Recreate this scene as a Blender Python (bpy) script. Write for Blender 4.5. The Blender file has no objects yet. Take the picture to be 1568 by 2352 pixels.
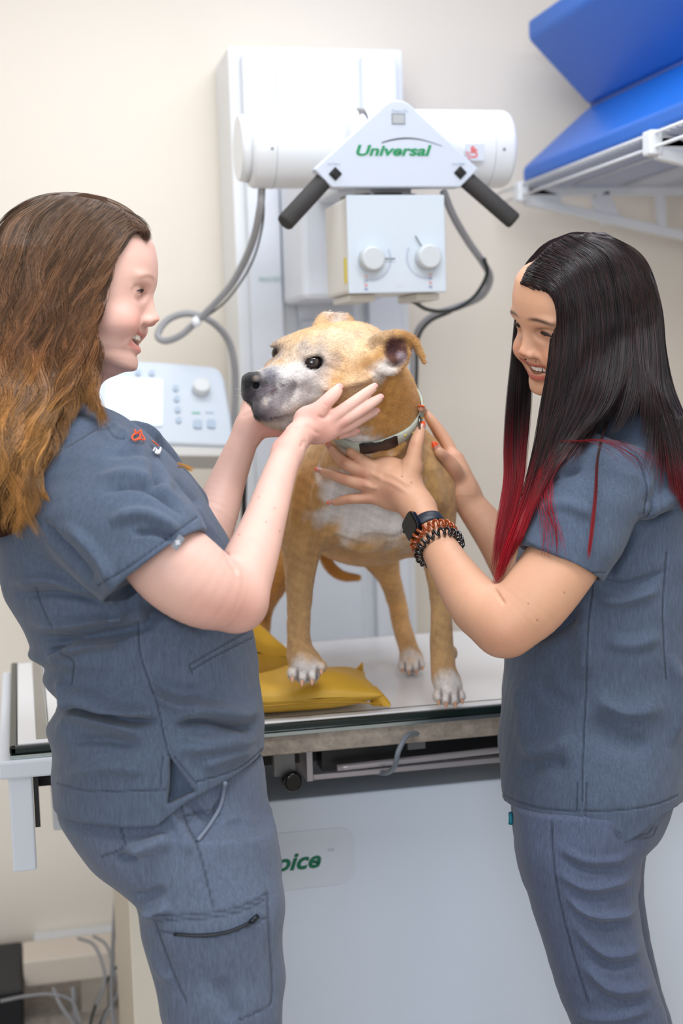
import bpy, bmesh, math, random
import numpy as np
from mathutils import Vector, Matrix

# ------------------------------------------------------------------ camera, world, light, exposure
FPX = 3267.0; CX = 784.0; CY = 1176.0          # 50 mm lens on a 24 x 36 mm upright frame, image 1568 x 2352
PSI = math.atan(.224); TH = math.atan(326 / FPX); RO = .031
EYE = np.array([0, 0, 1.45])
_R0 = np.array([math.cos(PSI), -math.sin(PSI), 0]); _F0 = np.array([math.sin(PSI), math.cos(PSI), 0]); _Z = np.array([0, 0, 1.])
FWD = _F0 * math.cos(TH) - _Z * math.sin(TH); _U0 = _Z * math.cos(TH) + _F0 * math.sin(TH)
RGT = _R0 * math.cos(RO) - _U0 * math.sin(RO); UPV = _U0 * math.cos(RO) + _R0 * math.sin(RO)
M_C2W = Matrix(((RGT[0], UPV[0], FWD[0], EYE[0]), (RGT[1], UPV[1], FWD[1], EYE[1]), (RGT[2], UPV[2], FWD[2], EYE[2]), (0, 0, 0, 1)))
BASIS = np.stack([RGT, UPV, FWD], 0)            # rows

scene = bpy.context.scene
col = scene.collection
cd = bpy.data.cameras.new('camera'); cam_ob = bpy.data.objects.new('camera', cd); col.objects.link(cam_ob)
cam_ob.matrix_world = Matrix(((RGT[0], UPV[0], -FWD[0], EYE[0]), (RGT[1], UPV[1], -FWD[1], EYE[1]), (RGT[2], UPV[2], -FWD[2], EYE[2]), (0, 0, 0, 1)))
cd.sensor_fit = 'VERTICAL'; cd.sensor_height = 36; cd.lens = FPX / 2352 * 36
cd.clip_start = .05; cd.dof.use_dof = True; cd.dof.focus_distance = 1.98; cd.dof.aperture_fstop = 3.2
scene.camera = cam_ob

w = bpy.data.worlds.new('room_light'); scene.world = w; w.use_nodes = True
w.node_tree.nodes['Background'].inputs[0].default_value = (.80, .90, 1.0, 1)
w.node_tree.nodes['Background'].inputs[1].default_value = .56
scene.view_settings.view_transform = 'Standard'; scene.view_settings.look = 'None'
scene.view_settings.gamma = 1; scene.view_settings.exposure = 0.08

def area(name, loc, target, sx, sy, power, color):
    l = bpy.data.lights.new(name, 'AREA'); l.shape = 'RECTANGLE'; l.size = sx; l.size_y = sy; l.energy = power; l.color = color
    o = bpy.data.objects.new(name, l); col.objects.link(o); o.location = loc
    o.rotation_euler = (Vector(target) - Vector(loc)).to_track_quat('-Z', 'Y').to_euler()
    return o
area('ceiling_panel_light', (.55, 1.25, 2.62), (.55, 1.55, 0), 1.2, .5, 23, (.93, .96, 1))
area('rear_ceiling_light', (.5, 2.55, 2.62), (.5, 2.55, 0), 1.6, .5, 12.5, (.93, .96, 1))
area('window_daylight', (-.9, -1.5, 1.8), (.6, 2.4, 1.2), 1.8, 1.6, 46, (.92, .96, 1))

# ------------------------------------------------------------------ helpers
def s2l(c):
    c = np.asarray(c, float) / 255.
    return np.where(c <= .04045, c / 12.92, ((c + .055) / 1.055) ** 2.4)

def C(px, py, d):                                # point in camera frame (right, up, depth), metres
    return np.array([(px - CX) / FPX * d, (CY - py) / FPX * d, d])
def W(px, py, d):
    return EYE + C(px, py, d) @ BASIS
def c2w(p):
    return EYE + np.asarray(p) @ BASIS
def w2c(p):
    return (np.asarray(p) - EYE) @ BASIS.T

def tag(o, label=None, cat=None, group=None, kind=None):
    if label: o['label'] = label
    if cat: o['category'] = cat
    if group: o['group'] = group
    if kind: o['kind'] = kind
    return o

def empty(name, loc, label=None, cat=None, group=None):
    o = bpy.data.objects.new(name, None); col.objects.link(o); o.location = loc; o.empty_display_size = .05
    return tag(o, label, cat, group)

def link(name, me, m, parent=None, smooth=False):
    """me is in world coordinates; keeps them there when parented to an empty with a location."""
    o = bpy.data.objects.new(name, me); col.objects.link(o)
    if m is not None:
        for mm in (m if isinstance(m, (list, tuple)) else [m]): me.materials.append(mm)
    if smooth:
        me.polygons.foreach_set('use_smooth', [True] * len(me.polygons))
    if parent is not None:
        o.parent = parent
        pm = Matrix.Translation(Vector(parent.location)) if parent.parent is None else Matrix.Translation(Vector(parent.location) + Vector(parent.parent.location))
        if parent.type == 'EMPTY': o.matrix_parent_inverse = pm.inverted()
    return o

def obj(name, bm, m, parent=None, smooth=False):
    me = bpy.data.meshes.new(name); bm.to_mesh(me); bm.free()
    return link(name, me, m, parent, smooth)

def mat(name, rgb, rough=.5, metal=0., spec=.5, bump=None, var=None, coat=0., sss=0., emit=None, estr=0, alpha=None, trans=0., attr=False, streak=None, lin=False, sheen=0.):
    m = bpy.data.materials.new(name); m.use_nodes = True
    nt = m.node_tree; b = nt.nodes['Principled BSDF']; L = nt.links.new
    c = tuple(rgb) if lin else tuple(s2l(rgb))
    b.inputs['Base Color'].default_value = (*c, 1)
    b.inputs['Roughness'].default_value = rough; b.inputs['Metallic'].default_value = metal
    b.inputs['Specular IOR Level'].default_value = spec; b.inputs['Coat Weight'].default_value = coat
    b.inputs['Transmission Weight'].default_value = trans
    if sheen: b.inputs['Sheen Weight'].default_value = sheen; b.inputs['Sheen Roughness'].default_value = .5
    if sss:
        b.inputs['Subsurface Weight'].default_value = sss; b.inputs['Subsurface Radius'].default_value = (1, .35, .2); b.inputs['Subsurface Scale'].default_value = .006
    if emit is not None:
        b.inputs['Emission Color'].default_value = (*s2l(emit), 1); b.inputs['Emission Strength'].default_value = estr
    src = None
    tc = nt.nodes.new('ShaderNodeTexCoord')
    if attr:
        a = nt.nodes.new('ShaderNodeAttribute'); a.attribute_name = 'Col'; src = a.outputs['Color']; L(src, b.inputs['Base Color'])
    def mapping(scale, rot=None):
        mp = nt.nodes.new('ShaderNodeMapping'); L(tc.outputs['Object'], mp.inputs[0]); mp.inputs['Scale'].default_value = scale if hasattr(scale, '__len__') else (scale,) * 3
        if rot: mp.inputs['Rotation'].default_value = rot
        return mp.outputs[0]
    for spec_ in ([var] if var and not isinstance(var, list) else (var or [])):
        sc, amt = spec_[0], spec_[1]                     # multiply colour by 1 +- amt noise
        n = nt.nodes.new('ShaderNodeTexNoise'); L(mapping(sc, spec_[2] if len(spec_) > 2 else None), n.inputs[0]); n.inputs['Scale'].default_value = 1; n.inputs['Detail'].default_value = 4
        mr = nt.nodes.new('ShaderNodeMapRange'); L(n.outputs[0], mr.inputs[0]); mr.inputs[1].default_value = .25; mr.inputs[2].default_value = .75
        mr.inputs[3].default_value = 1 - amt; mr.inputs[4].default_value = 1 + amt
        mx = nt.nodes.new('ShaderNodeVectorMath'); mx.operation = 'SCALE'
        if src is None:
            rgbn = nt.nodes.new('ShaderNodeRGB'); rgbn.outputs[0].default_value = (*c, 1); src = rgbn.outputs[0]
        L(src, mx.inputs[0]); L(mr.outputs[0], mx.inputs['Scale']); src = mx.outputs[0]
        L(src, b.inputs['Base Color'])
    if bump:
        last = None
        for spec_ in (bump if isinstance(bump, list) else [bump]):
            sc, st = spec_[0], spec_[1]
            n = nt.nodes.new('ShaderNodeTexNoise'); L(mapping(sc, spec_[2] if len(spec_) > 2 else None), n.inputs[0]); n.inputs['Scale'].default_value = 1; n.inputs['Detail'].default_value = 3
            bp = nt.nodes.new('ShaderNodeBump'); bp.inputs['Strength'].default_value = st; bp.inputs['Distance'].default_value = .002
            L(n.outputs[0], bp.inputs['Height'])
            if last: L(last, bp.inputs['Normal'])
            last = bp.outputs[0]
        L(last, b.inputs['Normal'])
    return m

def box(bm, x0, x1, y0, y1, z0, z1, bev=0.0, seg=2):
    v = [bm.verts.new(p) for p in ((x0, y0, z0), (x1, y0, z0), (x1, y1, z0), (x0, y1, z0), (x0, y0, z1), (x1, y0, z1), (x1, y1, z1), (x0, y1, z1))]
    fs = [bm.faces.new([v[i] for i in q]) for q in ((3, 2, 1, 0), (4, 5, 6, 7), (0, 1, 5, 4), (1, 2, 6, 5), (2, 3, 7, 6), (3, 0, 4, 7))]
    if bev:
        es = list({e for f in fs for e in f.edges})
        bmesh.ops.bevel(bm, geom=es, offset=bev, segments=seg, profile=.5, affect='EDGES')

def boxo(name, m, parent, *a, **k):
    bm = bmesh.new(); box(bm, *a, **k); return obj(name, bm, m, parent)

def prism(bm, pts, ex, bev=0., seg=2):
    """closed polygon pts (3D, planar) extruded by vector ex"""
    ex = Vector(ex); a = [bm.verts.new(p) for p in pts]; b = [bm.verts.new(Vector(p) + ex) for p in pts]; n = len(pts)
    fs = [bm.faces.new(a[::-1]), bm.faces.new(b)] + [bm.faces.new((a[i], a[(i + 1) % n], b[(i + 1) % n], b[i])) for i in range(n)]
    bmesh.ops.recalc_face_normals(bm, faces=fs)
    if bev:
        es = list({e for f in fs for e in f.edges}); bmesh.ops.bevel(bm, geom=es, offset=bev, segments=seg, profile=.5, affect='EDGES')

def catmull(P, n=8):
    P = np.asarray(P, float); Q = np.vstack([2 * P[0] - P[1], P, 2 * P[-1] - P[-2]]); out = []
    for i in range(len(P) - 1):
        p0, p1, p2, p3 = Q[i:i + 4]
        for t in np.linspace(0, 1, n, endpoint=False):
            out.append(.5 * ((2 * p1) + (-p0 + p2) * t + (2 * p0 - 5 * p1 + 4 * p2 - p3) * t * t + (-p0 + 3 * p1 - 3 * p2 + p3) * t ** 3))
    out.append(P[-1]); return np.array(out)

def frames(P):
    T = np.gradient(P, axis=0); T /= np.linalg.norm(T, axis=1)[:, None] + 1e-12
    n = np.cross(T[0], [0, 0, 1.]);
    if np.linalg.norm(n) < .1: n = np.cross(T[0], [0, 1., 0])
    n /= np.linalg.norm(n); N = [n]
    for i in range(1, len(P)):
        n = N[-1] - T[i] * np.dot(N[-1], T[i]); n /= np.linalg.norm(n) + 1e-12; N.append(n)
    N = np.array(N); return T, N, np.cross(T, N)

def tube_data(P, r, k=10, caps=True, flat=1.0, closed=False):
    P = np.asarray(P, float); r = np.broadcast_to(np.asarray(r, float), (len(P),)); T, N, B = frames(P)
    a = np.linspace(0, 2 * np.pi, k, endpoint=False)
    V = P[:, None] + r[:, None, None] * (np.cos(a)[None, :, None] * N[:, None] + flat * np.sin(a)[None, :, None] * B[:, None])
    n = len(P); V = V.reshape(-1, 3); Fs = []
    for i in range(n if closed else n - 1):
        i2 = (i + 1) % n
        for j in range(k):
            j2 = (j + 1) % k; Fs.append((i * k + j, i * k + j2, i2 * k + j2, i2 * k + j))
    if caps and not closed:
        Fs.append(tuple(range(k))[::-1]); Fs.append(tuple((n - 1) * k + j for j in range(k)))
    return V, Fs

def tube(name, P, r, m, parent=None, k=12, n=8, smooth=True, flat=1.0, closed=False):
    P = catmull(P, n) if n else np.asarray(P, float)
    if hasattr(r, '__len__'): r = np.interp(np.linspace(0, 1, len(P)), np.linspace(0, 1, len(r)), r)
    V, Fs = tube_data(P, r, k, flat=flat, closed=closed)
    me = bpy.data.meshes.new(name); me.from_pydata(V.tolist(), [], Fs)
    return link(name, me, m, parent, smooth)

def cyl(bm, p0, p1, r0, r1=None, k=40, bev=0.):
    p0 = Vector(p0); p1 = Vector(p1); r1 = r0 if r1 is None else r1; ax = (p1 - p0).normalized()
    s = ax.orthogonal().normalized(); t = ax.cross(s); st = []
    if bev:
        L = (p1 - p0).length
        for q in range(4):
            a = q / 3 * math.pi / 2; st.append((bev * (1 - math.sin(a)), r0 - bev * (1 - math.cos(a)))) if False else None
        st = [(0, r0 - bev), (bev * .3, r0 - bev * .3), (bev, r0), (L - bev, r1), (L - bev * .3, r1 - bev * .3), (L, r1 - bev)]
    else: st = [(0, r0), ((p1 - p0).length, r1)]
    rings = [[bm.verts.new(p0 + ax * h + (s * math.cos(2 * math.pi * i / k) + t * math.sin(2 * math.pi * i / k)) * r) for i in range(k)] for h, r in st]
    fs = []
    for a, b in zip(rings, rings[1:]):
        for i in range(k): fs.append(bm.faces.new((a[i], a[(i + 1) % k], b[(i + 1) % k], b[i])))
    fs.append(bm.faces.new(rings[0][::-1])); fs.append(bm.faces.new(rings[-1]))
    for f in fs[:-2]: f.smooth = True
    return fs

def text(name, s, size, origin, xdir, updir, m, parent, shear=0., xs=1., bold=0., ext=.0004, align='LEFT'):
    cu = bpy.data.curves.new(name, 'FONT'); cu.body = s; cu.size = size; cu.shear = shear; cu.offset = bold; cu.extrude = ext; cu.align_x = align; cu.resolution_u = 4
    o = bpy.data.objects.new(name, cu); col.objects.link(o)
    x = Vector(xdir).normalized(); u = Vector(updir).normalized(); z = x.cross(u)
    mw = Matrix(((x[0] * xs, u[0], z[0], origin[0]), (x[1] * xs, u[1], z[1], origin[1]), (x[2] * xs, u[2], z[2], origin[2]), (0, 0, 0, 1)))
    dg = bpy.context.evaluated_depsgraph_get(); me = bpy.data.meshes.new_from_object(o.evaluated_get(dg)); me.transform(mw)
    bpy.data.objects.remove(o); me.materials.clear()
    return link(name, me, m, parent)

# ------------------------------------------------------------------ implicit surfaces (work in the camera-aligned metric frame)
class Field:
    def __init__(s, lo, hi, res):
        s.lo = np.array(lo, float); s.res = res; s.n = np.ceil((np.array(hi) - s.lo) / res).astype(int) + 1
        s.f = np.full(s.n, .2, np.float32); s.ax = [(s.lo[i] + np.arange(s.n[i]) * res).astype(np.float32) for i in range(3)]
    def win(s, lo, hi):
        a = np.clip(np.floor((np.array(lo) - s.lo) / s.res).astype(int), 0, s.n); b = np.clip(np.ceil((np.array(hi) - s.lo) / s.res).astype(int) + 1, 0, s.n)
        sl = tuple(slice(x, y) for x, y in zip(a, b))
        X = s.ax[0][sl[0]][:, None, None]; Y = s.ax[1][sl[1]][None, :, None]; Z = s.ax[2][sl[2]][None, None, :]
        return sl, X, Y, Z
    def put(s, sl, d, k, op):
        a = s.f[sl]
        if a.size == 0: return
        if op == 'sub':
            s.f[sl] = -smin(-a, d, k)
        elif op == 'int':
            s.f[sl] = -smin(-a, -d, k)
        else:
            s.f[sl] = smin(a, d, k)
    def cone(s, a, b, ra, rb, k=.01, op='add'):
        a = np.asarray(a, float); b = np.asarray(b, float); m = max(ra, rb) + k + .006
        sl, X, Y, Z = s.win(np.minimum(a, b) - m, np.maximum(a, b) + m); d = cone_d(X, Y, Z, a, b, ra, rb); s.put(sl, d, k, op)
    def chain(s, pts, k=.01, op='add', n=5, self_k=None):
        pts = np.array(pts, float); P = catmull(pts, n) if len(pts) > 2 and n > 1 else pts
        R = P[:, 3]; Q = P[:, :3]; m = R.max() + k + .006
        sl, X, Y, Z = s.win(Q.min(0) - m, Q.max(0) + m); d = None
        for i in range(len(Q) - 1):
            e = cone_d(X, Y, Z, Q[i], Q[i + 1], R[i], R[i + 1]); d = e if d is None else np.minimum(d, e)
        s.put(sl, d, k, op); return sl, d
    def ell(s, c, r, k=.01, op='add', rot=None):
        """rot: 3x3 rows = local axes"""
        c = np.asarray(c, float); r = np.asarray(r, float) * np.ones(3); m = r.max() + k + .006
        sl, X, Y, Z = s.win(c - m, c + m); X = X - c[0]; Y = Y - c[1]; Z = Z - c[2]
        if rot is not None:
            A = np.asarray(rot, np.float32); X, Y, Z = (A[i, 0] * X + A[i, 1] * Y + A[i, 2] * Z for i in range(3))
        r = r.astype(np.float32)
        k0 = np.sqrt((X / r[0]) ** 2 + (Y / r[1]) ** 2 + (Z / r[2]) ** 2); k1 = np.sqrt((X / r[0] ** 2) ** 2 + (Y / r[1] ** 2) ** 2 + (Z / r[2] ** 2) ** 2) + 1e-6
        s.put(sl, (k0 * (k0 - 1) / k1).astype(np.float32), k, op)
    def loft(s, axis, side, dep, st, k=.01, p=2.2, op='add', endk=.006):
        """st rows: (t, cs, cd, a, b): along axis, centre along side and dep, half sizes; flat ends"""
        axis, side, dep = (np.asarray(v, np.float32) / np.linalg.norm(v) for v in (axis, side, dep)); st = np.array(sorted(st), np.float32)
        pts = []
        for t, cs, cdd, a, b in st:
            for i in (-1, 1):
                for j in (-1, 1): pts.append(axis * t + side * (cs + i * a) + dep * (cdd + j * b))
        pts = np.array(pts); sl, X, Y, Z = s.win(pts.min(0) - k - .01, pts.max(0) + k + .01)
        if s.f[sl].size == 0: return
        T = axis[0] * X + axis[1] * Y + axis[2] * Z; S = side[0] * X + side[1] * Y + side[2] * Z; D = dep[0] * X + dep[1] * Y + dep[2] * Z
        ss = [smooth_interp(T, st[:, 0], st[:, q]) for q in range(1, 5)]
        u = np.abs((S - ss[0]) / ss[2]); v = np.abs((D - ss[1]) / ss[3]); nrm = (u ** p + v ** p) ** (1 / p)
        d = (nrm - 1) * np.minimum(ss[2], ss[3]) * .9
        e = np.maximum(st[0, 0] - T, T - st[-1, 0]); d = -smin(-d, -e, endk)
        s.put(sl, d.astype(np.float32), k, op)
    def func(s, lo, hi, fn, k=.01, op='add'):
        sl, X, Y, Z = s.win(lo, hi); s.put(sl, fn(X, Y, Z).astype(np.float32), k, op)
    def fingers(s, base_extra, chains, k=.007):
        """each finger blends with the palm but not with its neighbours"""
        allp = np.array([q for c in chains for q in c], float); m = allp[:, 3].max() + k + .006
        sl, X, Y, Z = s.win(allp[:, :3].min(0) - m, allp[:, :3].max(0) + m); base = s.f[sl].copy(); out = base.copy()
        for c in chains:
            P = catmull(np.array(c, float), 4); Q = P[:, :3]; R = P[:, 3]; d = None
            for i in range(len(Q) - 1):
                e = cone_d(X, Y, Z, Q[i], Q[i + 1], R[i], R[i + 1]); d = e if d is None else np.minimum(d, e)
            out = smin(out, smin(base, d, k), .0012)
        s.f[sl] = out
    def mesh(s, smooth=2):
        f = s.f; n = s.n; ins = f < 0
        c = [ins[i:n[0] - 1 + i, j:n[1] - 1 + j, k:n[2] - 1 + k] for i in (0, 1) for j in (0, 1) for k in (0, 1)]
        an = c[0].copy(); al = c[0].copy()
        for q in c[1:]: an |= q; al &= q
        act = an & ~al; idx = np.argwhere(act); m = n - 1
        lin = (idx[:, 0] * m[1] + idx[:, 1]) * m[2] + idx[:, 2]
        off = [(i, j, k) for i in (0, 1) for j in (0, 1) for k in (0, 1)]
        val = [f[idx[:, 0] + o[0], idx[:, 1] + o[1], idx[:, 2] + o[2]] for o in off]
        acc = np.zeros((len(idx), 3)); cnt = np.zeros(len(idx))
        for a in range(8):
            for b in range(a + 1, 8):
                oa, ob = np.array(off[a]), np.array(off[b])
                if np.abs(oa - ob).sum() != 1: continue
                cr = (val[a] < 0) != (val[b] < 0); t = np.where(cr, val[a] / (val[a] - val[b] + 1e-12), 0)
                acc += cr[:, None] * (oa + t[:, None] * (ob - oa)); cnt += cr
        V = s.lo + (idx + acc / np.maximum(cnt, 1)[:, None]) * s.res
        quads = []
        for axn in range(3):
            o1 = [0, 0, 0]; o1[axn] = 1
            a = ins[:n[0] - o1[0], :n[1] - o1[1], :n[2] - o1[2]]; b = ins[o1[0]:, o1[1]:, o1[2]:]
            e = np.argwhere(a != b); u, v = [(1, 2), (2, 0), (0, 1)][axn]
            ok = (e[:, u] > 0) & (e[:, v] > 0) & (e[:, u] < n[u] - 1) & (e[:, v] < n[v] - 1); e = e[ok]; flip = a[e[:, 0], e[:, 1], e[:, 2]]
            q = []
            for du, dv in ((0, 0), (-1, 0), (-1, -1), (0, -1)):
                cc = e.copy(); cc[:, u] += du; cc[:, v] += dv
                q.append(np.searchsorted(lin, (cc[:, 0] * m[1] + cc[:, 1]) * m[2] + cc[:, 2]))
            q = np.stack(q, 1); q[~flip] = q[~flip][:, ::-1]; quads.append(q[:, ::-1] if False else q)
        Fq = np.concatenate(quads); V = laplace(V, Fq, smooth)
        return V, Fq

def smin(a, b, k):
    if k <= 0: return np.minimum(a, b)
    h = np.clip(.5 + .5 * (b - a) / k, 0, 1); return (b + (a - b) * h - k * h * (1 - h)).astype(np.float32)
def cone_d(X, Y, Z, a, b, ra, rb):
    a = np.asarray(a, np.float32); ab = np.asarray(b, np.float32) - a; L = float(ab @ ab) + 1e-12
    px, py, pz = X - a[0], Y - a[1], Z - a[2]; t = np.clip((px * ab[0] + py * ab[1] + pz * ab[2]) / L, 0, 1)
    return np.sqrt((px - t * ab[0]) ** 2 + (py - t * ab[1]) ** 2 + (pz - t * ab[2]) ** 2) - (np.float32(ra) + np.float32(rb - ra) * t)
def smooth_interp(T, ts, vs):
    t2 = np.linspace(ts[0], ts[-1], 200); P = catmull(np.stack([ts, vs], 1), 12) if len(ts) > 2 else np.stack([ts, vs], 1)
    o = np.argsort(P[:, 0]); return np.interp(T, P[o, 0], P[o, 1]).astype(np.float32)
def laplace(V, Fq, it, lam=.5):
    if it <= 0: return V
    e = np.concatenate([Fq[:, [0, 1]], Fq[:, [1, 2]], Fq[:, [2, 3]], Fq[:, [3, 0]]]); i = np.concatenate([e[:, 0], e[:, 1]]); j = np.concatenate([e[:, 1], e[:, 0]]); n = len(V)
    c = np.bincount(i, minlength=n)[:, None]
    for q in range(it):
        for l in (lam, -lam * .96):
            A = np.stack([np.bincount(i, V[j, k], n) for k in range(3)], 1) / np.maximum(c, 1); V = V + l * (A - V)
    return V
def vnormals(V, Fq):
    fn = np.cross(V[Fq[:, 2]] - V[Fq[:, 0]], V[Fq[:, 3]] - V[Fq[:, 1]]); n = len(V)
    N = np.stack([sum(np.bincount(Fq[:, c], fn[:, k], n) for c in range(4)) for k in range(3)], 1)
    return N / (np.linalg.norm(N, axis=1)[:, None] + 1e-12)

def to_mesh(name, V, Fq, m, parent=None, color=None, smooth=True, world=False, mats=None):
    """V in camera frame unless world"""
    me = bpy.data.meshes.new(name); Vw = V if world else c2w(V)
    me.vertices.add(len(V)); me.vertices.foreach_set('co', np.ascontiguousarray(Vw, dtype=np.float32).ravel())
    nf, kk = Fq.shape; me.loops.add(nf * kk); me.loops.foreach_set('vertex_index', Fq.astype(np.int32).ravel())
    me.polygons.add(nf); me.polygons.foreach_set('loop_start', np.arange(0, nf * kk, kk, dtype=np.int32)); me.polygons.foreach_set('loop_total', np.full(nf, kk, dtype=np.int32))
    if smooth: me.polygons.foreach_set('use_smooth', np.ones(nf, bool))
    if color is not None:
        a = me.color_attributes.new('Col', 'FLOAT_COLOR', 'POINT'); a.data.foreach_set('color', np.concatenate([color, np.ones((len(V), 1))], 1).astype(np.float32).ravel())
    me.update(); me.validate()
    return link(name, me, m, parent)

def px_of(V):
    return np.stack([CX + FPX * V[:, 0] / V[:, 2], CY - FPX * V[:, 1] / V[:, 2]], 1)
def seg_dist(Q, poly):
    poly = np.asarray(poly, float); best = np.full(len(Q), 1e9); side = np.zeros(len(Q)); tt = np.zeros(len(Q)); Ls = np.linalg.norm(np.diff(poly, axis=0), axis=1); tot = Ls.sum(); acc = 0
    for a, b, l in zip(poly[:-1], poly[1:], Ls):
        ab = b - a; t = np.clip(((Q - a) @ ab) / (ab @ ab + 1e-9), 0, 1); v = Q - a - t[:, None] * ab; d = np.linalg.norm(v, axis=1)
        m = d < best; best = np.where(m, d, best); cr = ab[0] * (Q[:, 1] - a[1]) - ab[1] * (Q[:, 0] - a[0]); side = np.where(m, np.sign(cr), side); tt = np.where(m, (acc + t * l) / tot, tt); acc += l
    return best, side, tt
def vnoise(P, scale, seed=0):
    """cheap smooth noise from sums of sines"""
    rs = np.random.RandomState(seed); out = np.zeros(len(P)); P = P * np.asarray(scale)
    for i in range(10):
        k = rs.normal(size=3) * 1.2; out += np.sin(P @ k + rs.uniform(0, 6.28))
    return out / 3.2
def folds(V, Fq, fl, N=None):
    """raise or sink cloth along creases. fl rows: (polyline px, half width px, height m[, ends taper])"""
    N = vnormals(V, Fq) if N is None else N; Q = px_of(V); vd = V / np.linalg.norm(V, axis=1)[:, None]; face = np.clip(-(N * vd).sum(1) * 1.6, 0, 1); D = np.zeros(len(V))
    for row in fl:
        poly, wd, h = row[:3]; poly = np.array(poly, float); poly = catmull(poly, 6) if len(poly) > 2 else poly
        lo = poly.min(0) - 3 * wd; hi = poly.max(0) + 3 * wd; idx = np.where((face > 0) & (Q > lo).all(1) & (Q < hi).all(1))[0]
        if len(idx) == 0: continue
        d, sd, t = seg_dist(Q[idx], poly); taper = np.clip(np.minimum(t, 1 - t) / .22, 0, 1) if len(row) < 4 else 1
        D[idx] += 2.0 * h * np.exp(-(d / wd) ** 2) * taper * face[idx]
    return V + N * D[:, None]
def line_mask(V, N, polys, wd):
    Q = px_of(V); vd = V / np.linalg.norm(V, axis=1)[:, None]; face = ((N * vd).sum(1) < -.05); m = np.zeros(len(V))
    for poly in polys:
        poly = np.array(poly, float); poly = catmull(poly, 6) if len(poly) > 2 else poly
        lo = poly.min(0) - 3 * wd; hi = poly.max(0) + 3 * wd; idx = np.where(face & (Q > lo).all(1) & (Q < hi).all(1))[0]
        if len(idx) == 0: continue
        d, _, _ = seg_dist(Q[idx], poly); m[idx] = np.maximum(m[idx], np.exp(-(d / wd) ** 2))
    return m
# ------------------------------------------------------------------ the room
M_wall = mat('cream_wall_paint', (243, 234, 221), .6, bump=(220, .08))
M_white = mat('white_enamel', (236, 239, 243), .32, bump=(60, .02))
M_white_soft = mat('white_powder_coat', (226, 231, 240), .45)
M_floor = mat('speckled_floor', (176, 166, 156), .4, var=[(60, .35), (9, .15)])
M_black = mat('black_plastic', (14, 14, 16), .35)
M_dark = mat('dark_metal_and_shade', (32, 28, 27), .6)  # bracket metal, and the dark tone standing for shade below the tabletop
M_grey = mat('grey_metal', (150, 152, 156), .4, .5)
M_green = mat('green_print', (0, 138, 82), .5)
M_cable = mat('grey_cable', (148, 148, 152), .5)
M_cable_d = mat('black_cable', (20, 34, 34), .4)

def struct(name, m, *a, **k):
    return tag(boxo(name, m, None, *a, **k), kind='structure')
struct('floor', M_floor, -2.6, 1.75, -2.2, 3.55, -.05, 0)
struct('wall_back', M_wall, -2.6, 1.75, 3.47, 3.57, 0, 2.8)
struct('wall_right', M_wall, 1.71, 1.8, -2.2, 3.47, 0, 2.8)
struct('wall_left', M_wall, -2.7, -2.6, -2.2, 3.57, 0, 2.8)
struct('ceiling', mat('white_ceiling', (240, 240, 240), .8), -2.7, 1.8, -2.2, 3.57, 2.7, 2.8)
struct('baseboard_back', mat('baseboard_paint', (205, 195, 184), .5), -2.6, .3, 3.455, 3.469, 0, .035)

# ------------------------------------------------------------------ column panel the tube stand runs on
t = empty('xray_stand_column', (.70, 3.30, 0), 'tall white wall column behind the tube head that carries the x-ray tube', 'x-ray stand')
boxo('back_plate', M_white, t, .50, .905, 3.25, 3.46, 0, 2.18, bev=.004)
boxo('rail', M_white_soft, t, .525, .60, 3.215, 3.249, 0, 2.16, bev=.004)
boxo('rail', M_white_soft, t, .80, .882, 3.215, 3.249, 0, 2.16, bev=.004)
boxo('slide_channel', mat('pale_grey_metal', (218, 224, 234), .4), t, .635, .765, 3.22, 3.249, .0, 1.86)  # even pale grey channel between the rails
bm = bmesh.new()
for i in range(9): box(bm, .64, .76, 3.205, 3.219, 1.18 + i * .07, 1.215 + i * .07, bev=.003)
obj('slide_grille', bm, mat('pale_steel', (208, 214, 224), .4), t)
boxo('carriage', M_white_soft, t, .60, .78, 2.98, 3.214, 1.60, 1.92, bev=.012)
boxo('carriage_arm', M_white_soft, t, .635, .745, 2.80, 2.979, 1.80, 1.93, bev=.01)
text('column_print', 'PROTECT', .014, (.545, 3.213, 1.655), (1, 0, 0), (0, 0, 1), mat('pale_green_print', (170, 200, 195), .5), t, ext=.0003)

# ------------------------------------------------------------------ tube head
t = empty('xray_tube_head', (.70, 2.72, 1.587), 'white cylindrical x-ray tube head with triangular control plate and two black grips', 'x-ray tube')
bm = bmesh.new(); cyl(bm, (.448, 2.72, 1.873), (.965, 2.72, 1.873), .0745, k=72, bev=.012)
cyl(bm, (.43, 2.72, 1.873), (.448, 2.72, 1.873), .060, .064, k=72)
H = obj('tube_housing', bm, M_white, t)
for x in (.492, .918):
    bm = bmesh.new(); cyl(bm, (x, 2.72, 1.873), (x + .0015, 2.72, 1.873), .0752, k=72); obj('seam_ring', bm, bpy.data.materials.get('seam_grey') or mat('seam_grey', (204, 208, 216), .4), t)
bm = bmesh.new(); cyl(bm, (.655, 2.72, 1.873), (.672, 2.72, 1.873), .0765, k=72); obj('chrome_band', bm, mat('chrome', (225, 228, 235), .12, 1), t)
for x in (.483, .935):
    bm = bmesh.new(); cyl(bm, (x, 2.648, 1.862), (x, 2.645, 1.862), .0032, k=16); obj('screw', bm, M_grey, t)
lab = boxo('rating_label', mat('label_grey', (206, 212, 222), .5), t, .857, .893, 2.6425, 2.6455, 1.840, 1.872)
bm = bmesh.new()
def poly_plate(bm, pts, y0, y1, bev):
    prism(bm, [(x, y0, z) for x, z in pts], (0, y1 - y0, 0), bev, 3)
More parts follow.
